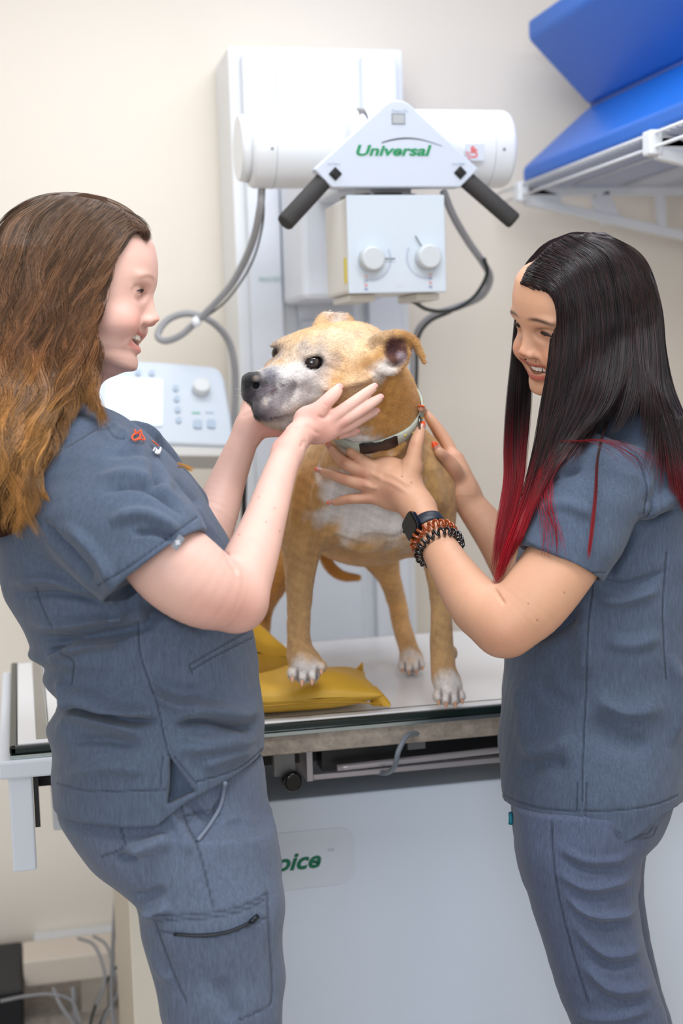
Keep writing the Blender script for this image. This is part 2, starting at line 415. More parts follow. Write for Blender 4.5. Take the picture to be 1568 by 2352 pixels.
# label print: UP and an arrow, turned on its side
text('label_print', 'UP', .018, (.879, 2.6418, 1.845), (0, 0, 1), (-1, 0, 0), mat('red_print', (226, 60, 40), .5), t, bold=.0004, ext=.0003)
text('label_print', 'HT', .012, (.866, 2.6418, 1.842), (0, 0, 1), (-1, 0, 0), bpy.data.materials['red_print'], t, ext=.0003)
# front plate
pts = [(.541, 1.812), (.573, 1.779), (.816, 1.779), (.852, 1.812)]
arc = [(.700 + .040 * math.sin(a), 1.895 + .040 * math.cos(a)) for a in np.linspace(math.radians(47), math.radians(-47), 14)]
poly = pts + arc
bm = bmesh.new(); poly_plate(bm, poly, 2.555, 2.585, .003); fp = obj('control_plate', bm, mat('plate_white', (204, 212, 226), .35), t)
boxo('plate_mount', M_white_soft, t, .62, .78, 2.586, 2.66, 1.80, 1.90)
text('lettering', 'Universal', .0262, (.617, 2.5545, 1.836), (1, 0, .0), (0, 0, 1), M_green, t, shear=.25, xs=1.42, bold=.0008, ext=.0005)
sw = [(.668 + .115 * q, 1.8545 + .0105 * math.sin(math.pi * (q * .86 + .10)) * 1.2 - .010 * q * q * .3) for q in np.linspace(0, 1, 20)]
bm = bmesh.new(); up = [bm.verts.new((x, 2.5544, z + .0022 * math.sin(math.pi * (.15 + .8 * i / 19)) * (1 - .75 * i / 19))) for i, (x, z) in enumerate(sw)]; dn = [bm.verts.new((x, 2.5544, z - .0008)) for x, z in sw]
for i in range(19): bm.faces.new((dn[i], dn[i + 1], up[i + 1], up[i]))
bmesh.ops.solidify(bm, geom=bm.faces[:], thickness=.0004); obj('swoosh', bm, M_green, t)
boxo('window_dial', mat('dial_grey', (178, 182, 186), .3), t, .690, .712, 2.5535, 2.556, 1.893, 1.909)
boxo('window_frame', mat('dial_frame', (120, 126, 130), .4), t, .6885, .7135, 2.554, 2.5552, 1.8915, 1.911)
for x, z in ((.580, 1.803), (.816, 1.805)):
    bm = bmesh.new(); s = .0125
    prism(bm, [(x - s, 2.5548, z), (x, 2.5548, z - s), (x + s, 2.5548, z), (x, 2.5548, z + s)], (0, -.0035, 0), .001)
    prism(bm, [(x - s * .62, 2.551, z), (x, 2.551, z - s * .62), (x + s * .62, 2.551, z), (x, 2.551, z + s * .62)], (0, -.002, 0), .0005); obj('lock_button', bm, M_black, t)
txm = mat('faint_print', (176, 190, 205), .5)
text('small_print', 'Power On', .007, (.689, 2.5545, 1.9135), (1, 0, 0), (0, 0, 1), txm, t); text('small_print', 'Up Down', .006, (.566, 2.5545, 1.8195), (1, 0, 0), (0, 0, 1), txm, t)
text('small_print', 'Lock Right', .006, (.800, 2.5545, 1.8195), (1, 0, 0), (0, 0, 1), txm, t)
M_grip = mat('black_foam_grip', (52, 50, 50), .75, bump=(900, .2))
for p0, p1 in (((.566, 2.575, 1.797), (.481, 2.545, 1.714)), ((.832, 2.575, 1.797), (.917, 2.545, 1.714))):
    bm = bmesh.new(); cyl(bm, p0, p1, .0165, .0165, k=32, bev=.005); obj('hand_grip', bm, M_grip, t)
# collimator
boxo('swivel_plate', M_grey, t, .655, .735, 2.60, 2.72, 1.768, 1.80, bev=.003)
bm = bmesh.new(); cyl(bm, (.69, 2.67, 1.764), (.69, 2.67, 1.775), .075, k=48); obj('turntable_ring', bm, mat('dark_ring', (120, 118, 112), .4, .6), t)
boxo('collimator_body', mat('cream_casting', (224, 222, 216), .4), t, .600, .786, 2.566, 2.745, 1.590, 1.764, bev=.006)
boxo('collimator_faceplate', mat('face_white', (206, 216, 226), .3), t, .600, .786, 2.558, 2.5655, 1.588, 1.766, bev=.0025)
boxo('accessory_rail', mat('cream_rail', (214, 212, 204), .4), t, .610, .66, 2.60, 2.74, 1.576, 1.589, bev=.002)
boxo('accessory_rail', bpy.data.materials['cream_rail'], t, .74, .785, 2.60, 2.74, 1.576, 1.589, bev=.002)
boxo('yellow_sticker', mat('yellow_sticker', (226, 204, 40), .5), t, .5985, .5999, 2.572, 2.588, 1.608, 1.655)
M_knob = mat('knob_grey', (202, 208, 212), .4); M_tick = mat('blue_grey_print', (130, 145, 180), .5); M_tred = mat('orange_print', (228, 120, 100), .5)
for cx, cz, a0, a1, pa in ((.642, 1.650, -100, 25, 0), (.749, 1.652, 155, 280, 120)):
    bm = bmesh.new(); cyl(bm, (cx, 2.558, cz), (cx, 2.532, cz), .0235, .0215, k=40, bev=.003); obj('collimator_knob', bm, M_knob, t)
    a = math.radians(pa); bm = bmesh.new(); cyl(bm, (cx + .02 * math.cos(a), 2.552, cz + .02 * math.sin(a)), (cx + .045 * math.cos(a), 2.552, cz + .045 * math.sin(a)), .0010, k=8); obj('pointer', bm, M_grip, t)
    bm = bmesh.new()
    for q in np.linspace(a0, a1, 22):
        q = math.radians(q); r0, r1 = .036, .040; tx, tz = math.cos(q), math.sin(q); ox, oz = -tz * .0005, tx * .0005
        prism(bm, [(cx + tx * r0 - ox, 2.5578, cz + tz * r0 - oz), (cx + tx * r1 - ox, 2.5578, cz + tz * r1 - oz), (cx + tx * r1 + ox, 2.5578, cz + tz * r1 + oz), (cx + tx * r0 + ox, 2.5578, cz + tz * r0 + oz)], (0, -.0004, 0))
    obj('scale_ticks', bm, M_tick, t)
    sx = cx - .014 if cx < .7 else cx + .002
    for q, st in enumerate(('12', '24', '36', '48')):
        text('scale_numbers', st, .0075, (sx, 2.5574, cz - .034 - q * .0075), (1, 0, 0), (0, 0, 1), M_tred if q % 2 == 0 else M_tick, t, ext=.0002)
boxo('faint_square', mat('faint_square', (206, 214, 224), .4), t, .690, .703, 2.5575, 2.558, 1.600, 1.612)

# ------------------------------------------------------------------ cables of the tube
def pw(l, d): return [W(x, y, (dd[0] if dd else d)) for x, y, *dd in l]
M_hose = mat('grey_corrugated_hose', (158, 158, 162), .45, bump=((1, 1, 1), .0))
tag(tube('high_voltage_hose', pw([(601, 432, 2.72), (597, 480, 2.73), (578, 560, 2.8), (540, 640, 2.9), (500, 690, 2.95), (455, 735, 3.0), (415, 770, 3.02), (378, 783, 3.04), (362, 768, 3.05), (385, 735, 3.06), (430, 720, 3.06), (480, 735, 3.07), (520, 775, 3.1), (537, 830, 3.12), (540, 900, 3.14), (536, 1000, 3.15), (530, 1120, 3.16)], 3), .0075, M_hose), 'thick grey hose looping from the left end of the tube head', 'cable')
tag(tube('thin_cable', pw([(606, 430, 2.74), (602, 520, 2.8), (575, 610, 2.9), (520, 690, 3.0), (462, 735, 3.04)], 3), .0022, M_cable_d), 'thin dark cable hanging beside the thick grey hose on the left', 'cable')
tag(tube('high_voltage_hose', pw([(1018, 440, 2.76), (1040, 495, 2.8), (1075, 555, 2.88), (1110, 605, 2.95), (1125, 640, 3.0), (1105, 680, 3.04), (1050, 705, 3.08), (1000, 722, 3.1), (965, 750, 3.12), (952, 790, 3.14), (948, 860, 3.15), (946, 1010, 3.16), (946, 1150, 3.16)], 3), .0075, M_hose), 'thick grey hose curving down right of the collimator', 'cable')
tag(tube('power_cable', pw([(945, 690, 2.75), (985, 712, 2.85), (1040, 712, 2.95), (1090, 680, 2.98), (1118, 630, 2.96), (1112, 595, 2.92)], 3), .0040, M_cable_d), 'black cable arcing from under the collimator to the right hose', 'cable')
tag(tube('power_cable', pw([(1035, 716, 2.95), (985, 740, 3.0), (960, 780, 3.05), (957, 850, 3.06), (955, 940, 3.07), (955, 1100, 3.08)], 3), .0034, M_cable_d), 'black cable dropping straight behind the dog neck', 'cable')
tag(tube('cable_tie', pw([(444, 731, 2.985), (456, 748, 2.985)], 3), .0088, M_white, n=0), 'small white tie round the grey hose loop', 'cable tie')

# ------------------------------------------------------------------ control console behind the left woman
def frame_on(p00, p10, p01):
    p00, p10, p01 = map(np.array, (p00, p10, p01)); u = p10 - p00; v = p01 - p00; n = np.cross(u, v); n /= np.linalg.norm(n); return lambda a, b, c=0: tuple(p00 + u * a + v * b + n * c)
A = W(214, 1012, 2.86); B = W(538, 1024, 2.93); D = W(222, 822, 2.98)
cf = frame_on(A, B, D)          # a right, b up, c towards the camera
t = empty('control_console', tuple(W(380, 1050, 2.95)), 'white tilted x-ray control console with lit screen and knob behind the left woman', 'control panel')
def plate_on(bm, a0, a1, b0, b1, c0, c1, r=0.0):
    if r:
        pts = []; asp = .61
        for ca, cb, q0 in ((a1 - r, b0 + r / asp, -90), (a1 - r, b1 - r / asp, 0), (a0 + r, b1 - r / asp, 90), (a0 + r, b0 + r / asp, 180)):
            for q in np.linspace(q0, q0 + 90, 7): pts.append((ca + r * math.cos(math.radians(q)), cb + r / asp * math.sin(math.radians(q))))
    else: pts = [(a0, b0), (a1, b0), (a1, b1), (a0, b1)]
    prism(bm, [cf(a, b, c0) for a, b in pts], Vector(cf(0, 0, c1)) - Vector(cf(0, 0, c0)), 0)
M_cons = mat('console_white', (206, 216, 228), .4)
bm = bmesh.new()
pr = [(0, 0), (1, 0), (.985, .35), (.945, .80), (.915, .93), (.86, .975), (.5, 1.0), (.1, 1.0), (0, .98)]
prism(bm, [cf(a, b, -.05) for a, b in pr], Vector(cf(0, 0, 0)) - Vector(cf(0, 0, -.05)), .008, 3); obj('console_body', bm, M_cons, t)
bm = bmesh.new(); prism(bm, [cf(a, b, -.055) for a, b in ((0, -.14), (1.0, -.10), (1.0, .0), (0, .0))], Vector(cf(0, 0, -.006)) - Vector(cf(0, 0, -.055)), .004); obj('console_base', bm, mat('console_grey', (208, 208, 206), .5), t)
bm = bmesh.new(); plate_on(bm, .07, .485, .19, .77, .0005, .003, .02); obj('screen_bezel', bm, mat('bezel_pale', (232, 240, 248), .3), t)
bm = bmesh.new(); plate_on(bm, .095, .475, .21, .74, .003, .004); obj('screen', bm, mat('screen_glow', (190, 222, 250), .2, emit=(206, 230, 255), estr=.75), t)
M_btn = mat('button_blue_grey', (176, 194, 214), .4)
for a, b in [(.575, .66), (.582, .53), (.59, .40), (.597, .275), (.30, .83), (.40, .835), (.37, .09), (.44, .10)]:
    bm = bmesh.new(); plate_on(bm, a - .018, a + .022, b - .035, b + .035, .0005, .004, .018); obj('round_button', bm, M_btn, t)
for a, b in ((.735, .235), (.835, .245)):
    bm = bmesh.new(); plate_on(bm, a - .03, a + .03, b - .05, b + .05, .0005, .004, .012); obj('square_button', bm, M_btn, t)
for a, b, m_ in ((.725, .375, mat('green_led', (110, 190, 170), .4)), (.825, .385, M_btn)):
    bm = bmesh.new(); plate_on(bm, a - .03, a + .03, b - .008, b + .008, .0005, .0015); obj('indicator', bm, m_, t)
bm = bmesh.new(); cyl(bm, cf(.76, .655, 0), cf(.76, .655, .022), .0185, k=36, bev=.003); obj('selector_knob', bm, mat('knob_cream', (222, 226, 228), .4), t)
t2 = empty('console_stand', tuple(W(540, 1150, 3.0)), 'black metal stand arm under the tilted control console', 'stand')
tube('stand_arm', pw([(440, 1052, 2.96), (500, 1056, 2.97), (545, 1052, 2.98)], 3), .006, M_black, t2, n=3)
tube('stand_post', pw([(560, 1058, 3.0), (561, 1100, 3.0), (560, 1150, 3.0), (560, 1500, 3.02)], 3), .006, M_black, t2, n=0)

# ------------------------------------------------------------------ examination table
T0 = -.04; T1 = 1.36; TY0 = 2.165; TY1 = 2.825; TZ = .90
t = empty('examination_table', (.66, 2.5, 0), 'white x-ray examination table the dog stands on, with cabinet base', 'table')
boxo('tabletop', mat('white_tabletop', (240, 241, 244), .22, bump=(4, .02)), t, T0 + .012, T1, TY0 + .012, TY1 - .012, .885, TZ, bev=.002)
M_trim = mat('black_rubber_trim', (20, 34, 32), .3)
bm = bmesh.new(); box(bm, T0, T1, TY0, TY0 + .0115, .886, .8985, bev=.003); box(bm, T0, T0 + .0115, TY0, TY1, .886, .8985, bev=.003); box(bm, T0, T1, TY1 - .0115, TY1, .886, .8985, bev=.003); obj('edge_trim', bm, M_trim, t)
boxo('chrome_lip', mat('brushed_chrome', (190, 200, 200), .2, .9), t, T0, T1, TY0 - .002, TY0 + .010, .8800, .8855)
bm = bmesh.new(); box(bm, .0, .018, TY0 + .03, TY1 - .02, .9001, .9008); obj('scale_strip', bm, mat('taupe_strip', (146, 142, 134), .4, var=(200, .15)), t)
bm = bmesh.new(); box(bm, .019, T1, TY0 + .033, TY0 + .0355, .9001, .9006); box(bm, .019, .021, TY0 + .033, TY1 - .02, .9001, .9006); obj('panel_groove', bm, M_trim, t)
boxo('end_frame', M_white_soft, t, T0 - .018, .14, TY0 - .012, TY1 + .01, .852, .8795, bev=.004)
boxo('front_edge_band', mat('marbled_laminate', (158, 146, 134), .45, var=[((40, 40, 60), .30), ((160, 160, 160), .15)], bump=(90, .2)), t, .141, T1, TY0 + .003, TY0 + .03, .848, .8795, bev=.002)
boxo('shadow_backing', M_dark, t, .0, T1 - .02, TY0 + .12, TY1 - .02, .80, .8845)  # dark backing added for the shadow under the tabletop
boxo('hanging_leg', M_white_soft, t, -.045, -.009, 2.19, 2.235, .695, .8515, bev=.003)
boxo('hanging_bracket', M_dark, t, -.008, .0, 2.20, 2.3, .76, .8515)
boxo('side_panel', mat('grey_panel', (176, 172, 172), .5), t, .02, .175, 2.40, 2.75, .765, .815)  # plain grey panel above the white box
boxo('side_box', M_white_soft, t, .02, .30, 2.36, 2.75, .70, .765, bev=.004)
boxo('cabinet_base', mat('cabinet_white', (222, 233, 248), .32), t, .19, T1, 2.30, 2.80, 0, .7335, bev=.004)
boxo('cabinet_side_skin', mat('cabinet_cream', (222, 214, 200), .5), t, .135, .189, 2.31, 2.80, 0, .70, bev=.003)
# badge
bm = bmesh.new(); pts = []
for cx_, cz_, q0 in ((.52 - .03, .60, -90), (.52 - .03, .655, 0), (.22, .655, 90), (.22, .60, 180)):
    for q in np.linspace(q0, q0 + 90, 6): pts.append((cx_ + .03 * math.cos(math.radians(q)), 2.2998, cz_ + .022 * math.sin(math.radians(q))))
prism(bm, pts, (0, -.0008, 0)); obj('badge', bm, mat('badge_white', (218, 227, 240), .3), t)
text('lettering', 'Choice', .041, (.324, 2.2987, .6125), (1, 0, 0), (0, 0, 1), mat('dark_green_print', (0, 112, 82), .5), t, shear=.32, xs=1.12, bold=.0012, ext=.0004)
text('lettering', 'TM', .0085, (.471, 2.2987, .636), (1, 0, 0), (0, 0, 1), txm, t, shear=.2)
# film tray below the top
t3 = t
boxo('tray_front', mat('tray_aluminium', (186, 180, 184), .35, .4), t3, .437, 1.34, 2.225, 2.234, .785, .7945, bev=.002)
boxo('tray_side', bpy.data.materials['tray_aluminium'], t3, .427, .4365, 2.222, 2.40, .785, .8475)
tube('tray_handle', [(.475, 2.212, .806), (.62, 2.212, .8085), (.76, 2.212, .811)], .0055, bpy.data.materials['tray_aluminium'], t3)
boxo('tray_cassette', M_black, t3, .455, 1.33, 2.236, 2.28, .796, .8475)
for x0_, x1_ in ((.77, .785), (.97, 1.01)): boxo('tray_clip', M_black, t3, x0_, x1_, 2.222, 2.235, .798, .819, bev=.002)
tube('tray_rod', [(.80, 2.215, .8075), (.92, 2.215, .812), (1.0, 2.216, .8155)], .004, bpy.data.materials['chrome'], t3)
boxo('knob_bracket', mat('bracket_grey', (128, 128, 128), .4, .3), t3, .372, .406, 2.215, 2.235, .80, .8475)
bm = bmesh.new(); cyl(bm, (.398, 2.222, .795), (.398, 2.19, .795), .0155, .0165, k=32, bev=.005); obj('tray_knob', bm, mat('gloss_black', (8, 8, 10), .08), t3)
for xx in (.60, .90): boxo('tray_roller', bpy.data.materials['bracket_grey'], t3, xx, xx + .03, 2.236 - .006, 2.2365, .82, .8475)
tag(tube('footswitch_cable', pw([(960, 1684, 2.30), (935, 1690, 2.26), (915, 1725, 2.24), (905, 1762, 2.26), (880, 1776, 2.34), (830, 1762, 2.45), (800, 1758, 2.5)], 2.3), .0042, mat('slate_cable', (118, 126, 136), .4)), 'grey cable bending over the film tray below the tabletop', 'cable')

# ------------------------------------------------------------------ yellow sandbags
M_bag = mat('mustard_vinyl', (214, 168, 52), .5, bump=[(30, .25), (900, .1)], var=(14, .06))
def cushion(name, cx, cy, z0, lx, ly, h, rot, m, ears=(), dent=None, n=70, wr=.004, seed=1, tilt=0):
    V = []; Fs = []
    for sgn in (1, -1):
        for i in range(n + 1):
            for j in range(n + 1):
                u = i / n * 2 - 1; v = j / n * 2 - 1
                hh = ((1 - abs(u) ** 3.2) * (1 - abs(v) ** 2.8)); hh = max(hh, 0) ** .5
                pinch = 1 - .07 * (1 - abs(v) ** 2) * abs(u) ** 3; pv = 1 - .05 * (1 - abs(u) ** 2) * abs(v) ** 3
                x = u * lx / 2 * pinch; y = v * ly / 2 * pv; z = h / 2 + sgn * h / 2 * hh
                V.append([x, y, z])
    V = np.array(V); N = (n + 1) ** 2
    for s_ in range(2):
        for i in range(n):
            for j in range(n):
                a = s_ * N + i * (n + 1) + j; q = (a, a + n + 1, a + n + 2, a + 1); Fs.append(q if s_ == 0 else q[::-1])
    top = np.arange(len(V)) < N; nz = vnoise(V, 22, seed) * wr + vnoise(V, (60, 30, 60), seed + 5) * wr * .35
    edge = np.clip(V[:, 2] / h, 0, 1); V[:, 2] += np.where(top, nz * edge, 0)
    if dent is not None:
        for dx, dy, rr, dd in dent: g = np.exp(-(((V[:, 0] - dx) ** 2 + (V[:, 1] - dy) ** 2) / rr ** 2)); V[:, 2] -= np.where(top, dd * g, 0)
    V[:, 2] += V[:, 0] * tilt; V[:, 2] -= V[:, 2].min()
    c, s_ = math.cos(rot), math.sin(rot); X = V[:, 0] * c - V[:, 1] * s_ + cx; Y = V[:, 0] * s_ + V[:, 1] * c + cy
    me = bpy.data.meshes.new(name); me.from_pydata(np.stack([X, Y, V[:, 2] + z0], 1).tolist(), [], Fs); me.polygons.foreach_set('use_smooth', [True] * len(Fs))
    bm = bmesh.new(); bm.from_mesh(me); bmesh.ops.remove_doubles(bm, verts=bm.verts, dist=1e-5); bm.to_mesh(me); bm.free()
    return link(name, me, m, None)
b1 = tag(cushion('sandbag', .405, 2.275, .9005, .30, .185, .058, -.07, M_bag, dent=[(-.02, .01, .045, .012)], seed=3), 'mustard yellow sandbag lying flat under the front paw of the dog', 'sandbag')
bm = bmesh.new(); prism(bm, [(.533, 2.205, .905), (.563, 2.188, .905), (.565, 2.20, .908), (.548, 2.225, .93)], (0, .012, .004), .002); e = obj('bag_corner', bm, M_bag); e.parent = b1
bm = bmesh.new(); prism(bm, [(.530, 2.32, .935), (.552, 2.33, .952), (.556, 2.345, .925), (.535, 2.35, .915)], (.0, .008, .0), .002)
e = obj('bag_corner', bm, M_bag); e.parent = b1
sm = tube('bag_seam', [(.26, 2.19, .922), (.33, 2.181, .925), (.42, 2.176, .926), (.50, 2.172, .922), (.545, 2.18, .912)], .0012, mat('mustard_seam', (186, 138, 34), .6)); sm.parent = b1
tag(cushion('sandbag', .325, 2.50, .9005, .24, .15, .115, .25, M_bag, seed=9, wr=.011, tilt=-.25), 'crumpled mustard yellow sandbag heaped behind the flat one', 'sandbag')

# ------------------------------------------------------------------ shelf and blue pads, upper right
t = empty('wire_shelf', (1.46, 2.7, 1.87), 'white ventilated wire shelf on the right wall under the blue foam', 'shelf')
M_wire = mat('white_vinyl_wire', (232, 234, 238), .35)
for y_ in [3.40 - i * .0267 for i in range(42)]:
    tube('cross_wire', [(1.2, y_, 1.878), (1.45, y_, 1.878), (1.705, y_, 1.878)], .0019, M_wire, t, k=6, n=0)
for x_, z_ in ((1.2, 1.878), (1.2, 1.852), (1.33, 1.875), (1.46, 1.875), (1.58, 1.875), (1.70, 1.875)):
    tube('long_rail', [(x_, 3.45, z_), (x_, 2.8, z_), (x_, 2.2, z_)], .0034, M_wire, t, k=8, n=0)
for y_ in (3.285, 2.56):
    f = obj_ = None
    bm = bmesh.new(); outer = [(1.195, 1.872), (1.195, 1.845), (1.21, 1.836), (1.70, 1.70), (1.70, 1.872)]
    # bracket arm: top bar, lower strut and two webs (holes between)
    def bar2(p, q, th, dep=.016):
        p = np.array(p); q = np.array(q); d_ = (q - p) / np.linalg.norm(q - p); n_ = np.array([-d_[1], d_[0]]) * th / 2
        prism(bm, [(a[0], y_ - dep / 2, a[1]) for a in (p - n_, q - n_, q + n_, p + n_)], (0, dep, 0), .002)
    bar2((1.20, 1.862), (1.705, 1.862), .020); bar2((1.21, 1.842), (1.705, 1.735), .022, .022); bar2((1.40, 1.855), (1.43, 1.79), .05); bar2((1.56, 1.855), (1.565, 1.765), .022)
    bar2((1.215, 1.865), (1.30, 1.838), .030)
    obj('shelf_bracket', bm, M_wire, t)
    boxo('rail_clip', M_white, t, 1.188, 1.215, y_ - .018, y_ + .018, 1.838, 1.884, bev=.004)
M_blue = mat('blue_vinyl', (0, 100, 200), .38, bump=[(7, .3)], var=(3, .05))
t = empty('foam_trough', (1.35, 2.7, 1.8815), 'blue vinyl V-shaped foam positioning trough lying on the wire shelf', 'foam cushion')
Y0, Y1 = 1.9, 3.285
bm = bmesh.new(); prism(bm, [(1.205, Y1, 1.8825), (1.205, Y1, 1.916), (1.375, Y1, 2.060), (1.50, Y1, 2.060), (1.50, Y1, 1.8825)], (0, Y0 - Y1, 0), .010, 4)
o1 = obj('lower_wedge', bm, M_blue, t)
bm = bmesh.new(); prism(bm, [(1.375, Y1, 2.066), (1.225, Y1, 2.216), (1.225, Y1, 2.262), (1.50, Y1, 2.262), (1.50, Y1, 2.066)], (0, Y0 - Y1, 0), .010, 4)
o2 = obj('upper_wedge', bm, M_blue, t)
tube('edge_piping', [(1.383, Y1 - .01, 2.063), (1.383, 2.6, 2.063), (1.383, Y0, 2.063)], .007, mat('blue_piping', (40, 84, 170), .3), t, n=0)

# ------------------------------------------------------------------ bottom left corner: trunking, power box, cables
tag(boxo('wall_trunking', M_white, None, -.03, .30, 3.42, 3.469, .068, .098, bev=.003), 'white horizontal cable trunking low on the wall at left', 'trunking')
tag(boxo('wall_recess_box', mat('brown_box', (92, 66, 44), .6), None, -.06, .30, 3.40, 3.468, .0, .067), 'brown box behind the beige power unit near the floor', 'box')
tag(boxo('power_unit', mat('beige_unit', (228, 216, 202), .5), None, -.055, .30, 3.18, 3.30, .085, .145, bev=.004), 'beige power unit standing low at left with cables hanging over it', 'power unit')
tag(boxo('unit_foot', mat('beige_foot', (188, 178, 166), .5), None, .07, .13, 3.2, 3.28, .0, .0845), 'pale foot block under the beige power unit', 'block')
tag(boxo('dark_case', mat('navy_case', (6, 8, 18), .5), None, -.50, -.058, 3.10, 3.38, .03, .115, bev=.004), 'dark navy case beside the beige power unit at the left edge', 'case')
tag(tube('floor_cable', pw([(272, 1950, 2.95), (266, 2060, 3.0), (258, 2200, 3.02), (256, 2300, 3.02), (262, 2352, 3.0), (275, 2460, 2.98)], 3), .0045, M_cable), 'grey cable hanging straight down beside the left woman leg', 'cable', )
for i, (l, r, m_, lb) in enumerate([
    ([(180, 2155, 3.2), (215, 2170, 3.15), (235, 2215, 3.1), (240, 2260, 3.08), (212, 2330, 3.05), (195, 2400, 3.0)], .0036, M_cable, 'grey cable arching over the power unit and down, leftmost'),
    ([(215, 2150, 3.2), (245, 2172, 3.15), (262, 2230, 3.1), (272, 2275, 3.08), (240, 2340, 3.05), (228, 2400, 3.0)], .0036, M_cable, 'grey cable arching over the power unit, next to the straight one'),
    ([(300, 2205, 3.15), (270, 2220, 3.12), (240, 2262, 3.1), (215, 2320, 3.05), (200, 2390, 3.0)], .003, M_cable_d, 'thin black cable crossing the grey cables at left'),
    ([(302, 2240, 3.15), (280, 2270, 3.12), (245, 2320, 3.08), (215, 2390, 3.0)], .003, M_cable_d, 'thin black cable running low behind the left woman leg'),
    ([(0, 2300, 3.1), (60, 2288, 3.1), (120, 2284, 3.1), (165, 2300, 3.1), (185, 2352, 3.05)], .0035, M_cable, 'grey cable lying across the floor below the dark case'),
    ([(122, 2270, 3.12), (140, 2310, 3.08), (175, 2360, 3.05)], .0045, M_cable, 'grey cable hanging from below the power unit'),
    ([(168, 2268, 3.12), (170, 2310, 3.1), (178, 2370, 3.05)], .0055, M_cable, 'thick grey cable dropping from the middle of the power unit')]):
    P_ = [np.maximum(p, [-9, -9, r + .001]) for p in pw(l, 3)]
    tag(tube('power_cable', P_, r, m_), lb, 'cable', )
# ------------------------------------------------------------------ the dog
def nrm(v): v = np.asarray(v, float); return v / np.linalg.norm(v)
DH = nrm((-.79, -.27, -.54)); DS = nrm((.61, -.155, -.777)); DS = nrm(DS - DH * (DS @ DH)); DT = np.cross(DS, DH); DT = DT if DT[1] > 0 else -DT
DO = C(680, 819, 2.053)
def hp(px, py, s):                                 # point on the pixel ray at side offset s from the mid plane of the head
    r_ = C(px, py, 1.); t_ = (s + DO @ DS) / (r_ @ DS); return r_ * t_
def q4(p, r): return (*p, r)
ROT = np.stack([DH, DS, DT])
G = Field((-.205, -.385, 1.93), (.235, .30, 2.86), .0022)
def c4(px, py, d, rpx): return (*C(px, py, d), rpx * d / FPX)
# torso
G.chain([c4(858, 1120, 2.34, 172), c4(835, 1135, 2.45, 165), c4(800, 1150, 2.60, 120), c4(770, 1165, 2.70, 100)], k=.03)
G.ell(C(850, 1150, 2.335), (.118, .088, .105), k=.03)
G.ell(C(760, 1140, 2.30), (.055, .080, .070), k=.03); G.ell(C(950, 1130, 2.32), (.052, .095, .075), k=.03)
# neck
G.chain([(*hp(815, 850, 0), .066), c4(868, 920, 2.16, 92), c4(862, 1000, 2.22, 104), c4(850, 1090, 2.30, 120)], k=.03)
G.chain([c4(800, 1010, 2.17, 30), c4(790, 1060, 2.205, 40), c4(770, 1120, 2.24, 46)], k=.03)
# front legs
G.chain([c4(712, 1130, 2.275, 74), c4(697, 1215, 2.265, 57), c4(690, 1300, 2.262, 38), c4(687, 1380, 2.262, 29), c4(686, 1450, 2.262, 26), c4(688, 1500, 2.262, 30)], k=.022)
G.chain([c4(982, 1120, 2.32, 66), c4(995, 1215, 2.31, 48), c4(1008, 1310, 2.305, 33), c4(1013, 1400, 2.30, 24), c4(1014, 1480, 2.30, 27), c4(1018, 1550, 2.298, 29)], k=.022)
G.ell(C(1036, 1500, 2.315), (.010, .012, .010), k=.008)
# rear legs and tail
G.chain([c4(672, 1190, 2.68, 80), c4(640, 1270, 2.62, 66), c4(616, 1345, 2.66, 40), c4(604, 1400, 2.71, 24), c4(600, 1460, 2.70, 20), c4(598, 1500, 2.68, 21)], k=.02)
G.chain([c4(842, 1200, 2.68, 74), c4(868, 1265, 2.62, 48), c4(893, 1325, 2.63, 27), c4(912, 1385, 2.68, 22), c4(920, 1430, 2.66, 21), c4(935, 1480, 2.61, 22), c4(943, 1510, 2.585, 24)], k=.02)
G.chain([c4(733, 1215, 2.76, 20), c4(743, 1265, 2.76, 15), c4(757, 1300, 2.76, 14), c4(785, 1322, 2.76, 12), c4(822, 1327, 2.76, 8)], k=.01)
# belly
G.ell(C(790, 1215, 2.42), (.055, .036, .12), k=.03)
# head
G.chain([(*hp(592, 897, 0), .024), (*hp(628, 896, 0), .034), (*hp(668, 885, 0), .0405), (*hp(712, 866, 0), .047)], k=.012)
G.ell(hp(772, 826, 0), (.078, .064, .051), k=.02, rot=ROT)
G.ell(hp(735, 825, 0), (.060, .052, .044), k=.02, rot=ROT)
for s in (1, -1):
    G.ell(hp(626, 928, .021) if s > 0 else hp(612, 915, -.019), (.031, .017, .024), k=.010, rot=ROT)          # flews
    G.ell(hp(660, 915, .026) if s > 0 else hp(640, 900, -.026), (.034, .014, .022), k=.012, rot=ROT)
    G.ell(hp(790, 882, .040) if s > 0 else hp(730, 850, -.040), (.052, .034, .040), k=.022, rot=ROT)         # cheek muscle
    G.ell(hp(728, 790, .030) if s > 0 else hp(668, 784, -.030), (.022, .012, .008), k=.016, rot=ROT)         # brow
    G.ell(hp(700, 862, .034) if s > 0 else hp(650, 840, -.034), (.032, .016, .015), k=.014, rot=ROT)
G.chain([(*hp(600, 950, 0), .012), (*hp(632, 958, 0), .017), (*hp(690, 952, 0), .026), (*hp(760, 930, 0), .037)], k=.008)
G.chain([(*hp(770, 935, 0), .034), c4(830, 960, 2.13, 52)], k=.03)
# cheek folds above the hand
G.chain([(*hp(745, 893, .066), .004), (*hp(790, 885, .076), .004), (*hp(830, 872, .078), .004), (*hp(862, 868, .07), .004)], k=.014)
G.chain([(*hp(750, 905, .078), .003), (*hp(795, 898, .092), .003), (*hp(845, 885, .092), .003)], k=.005, op='sub')
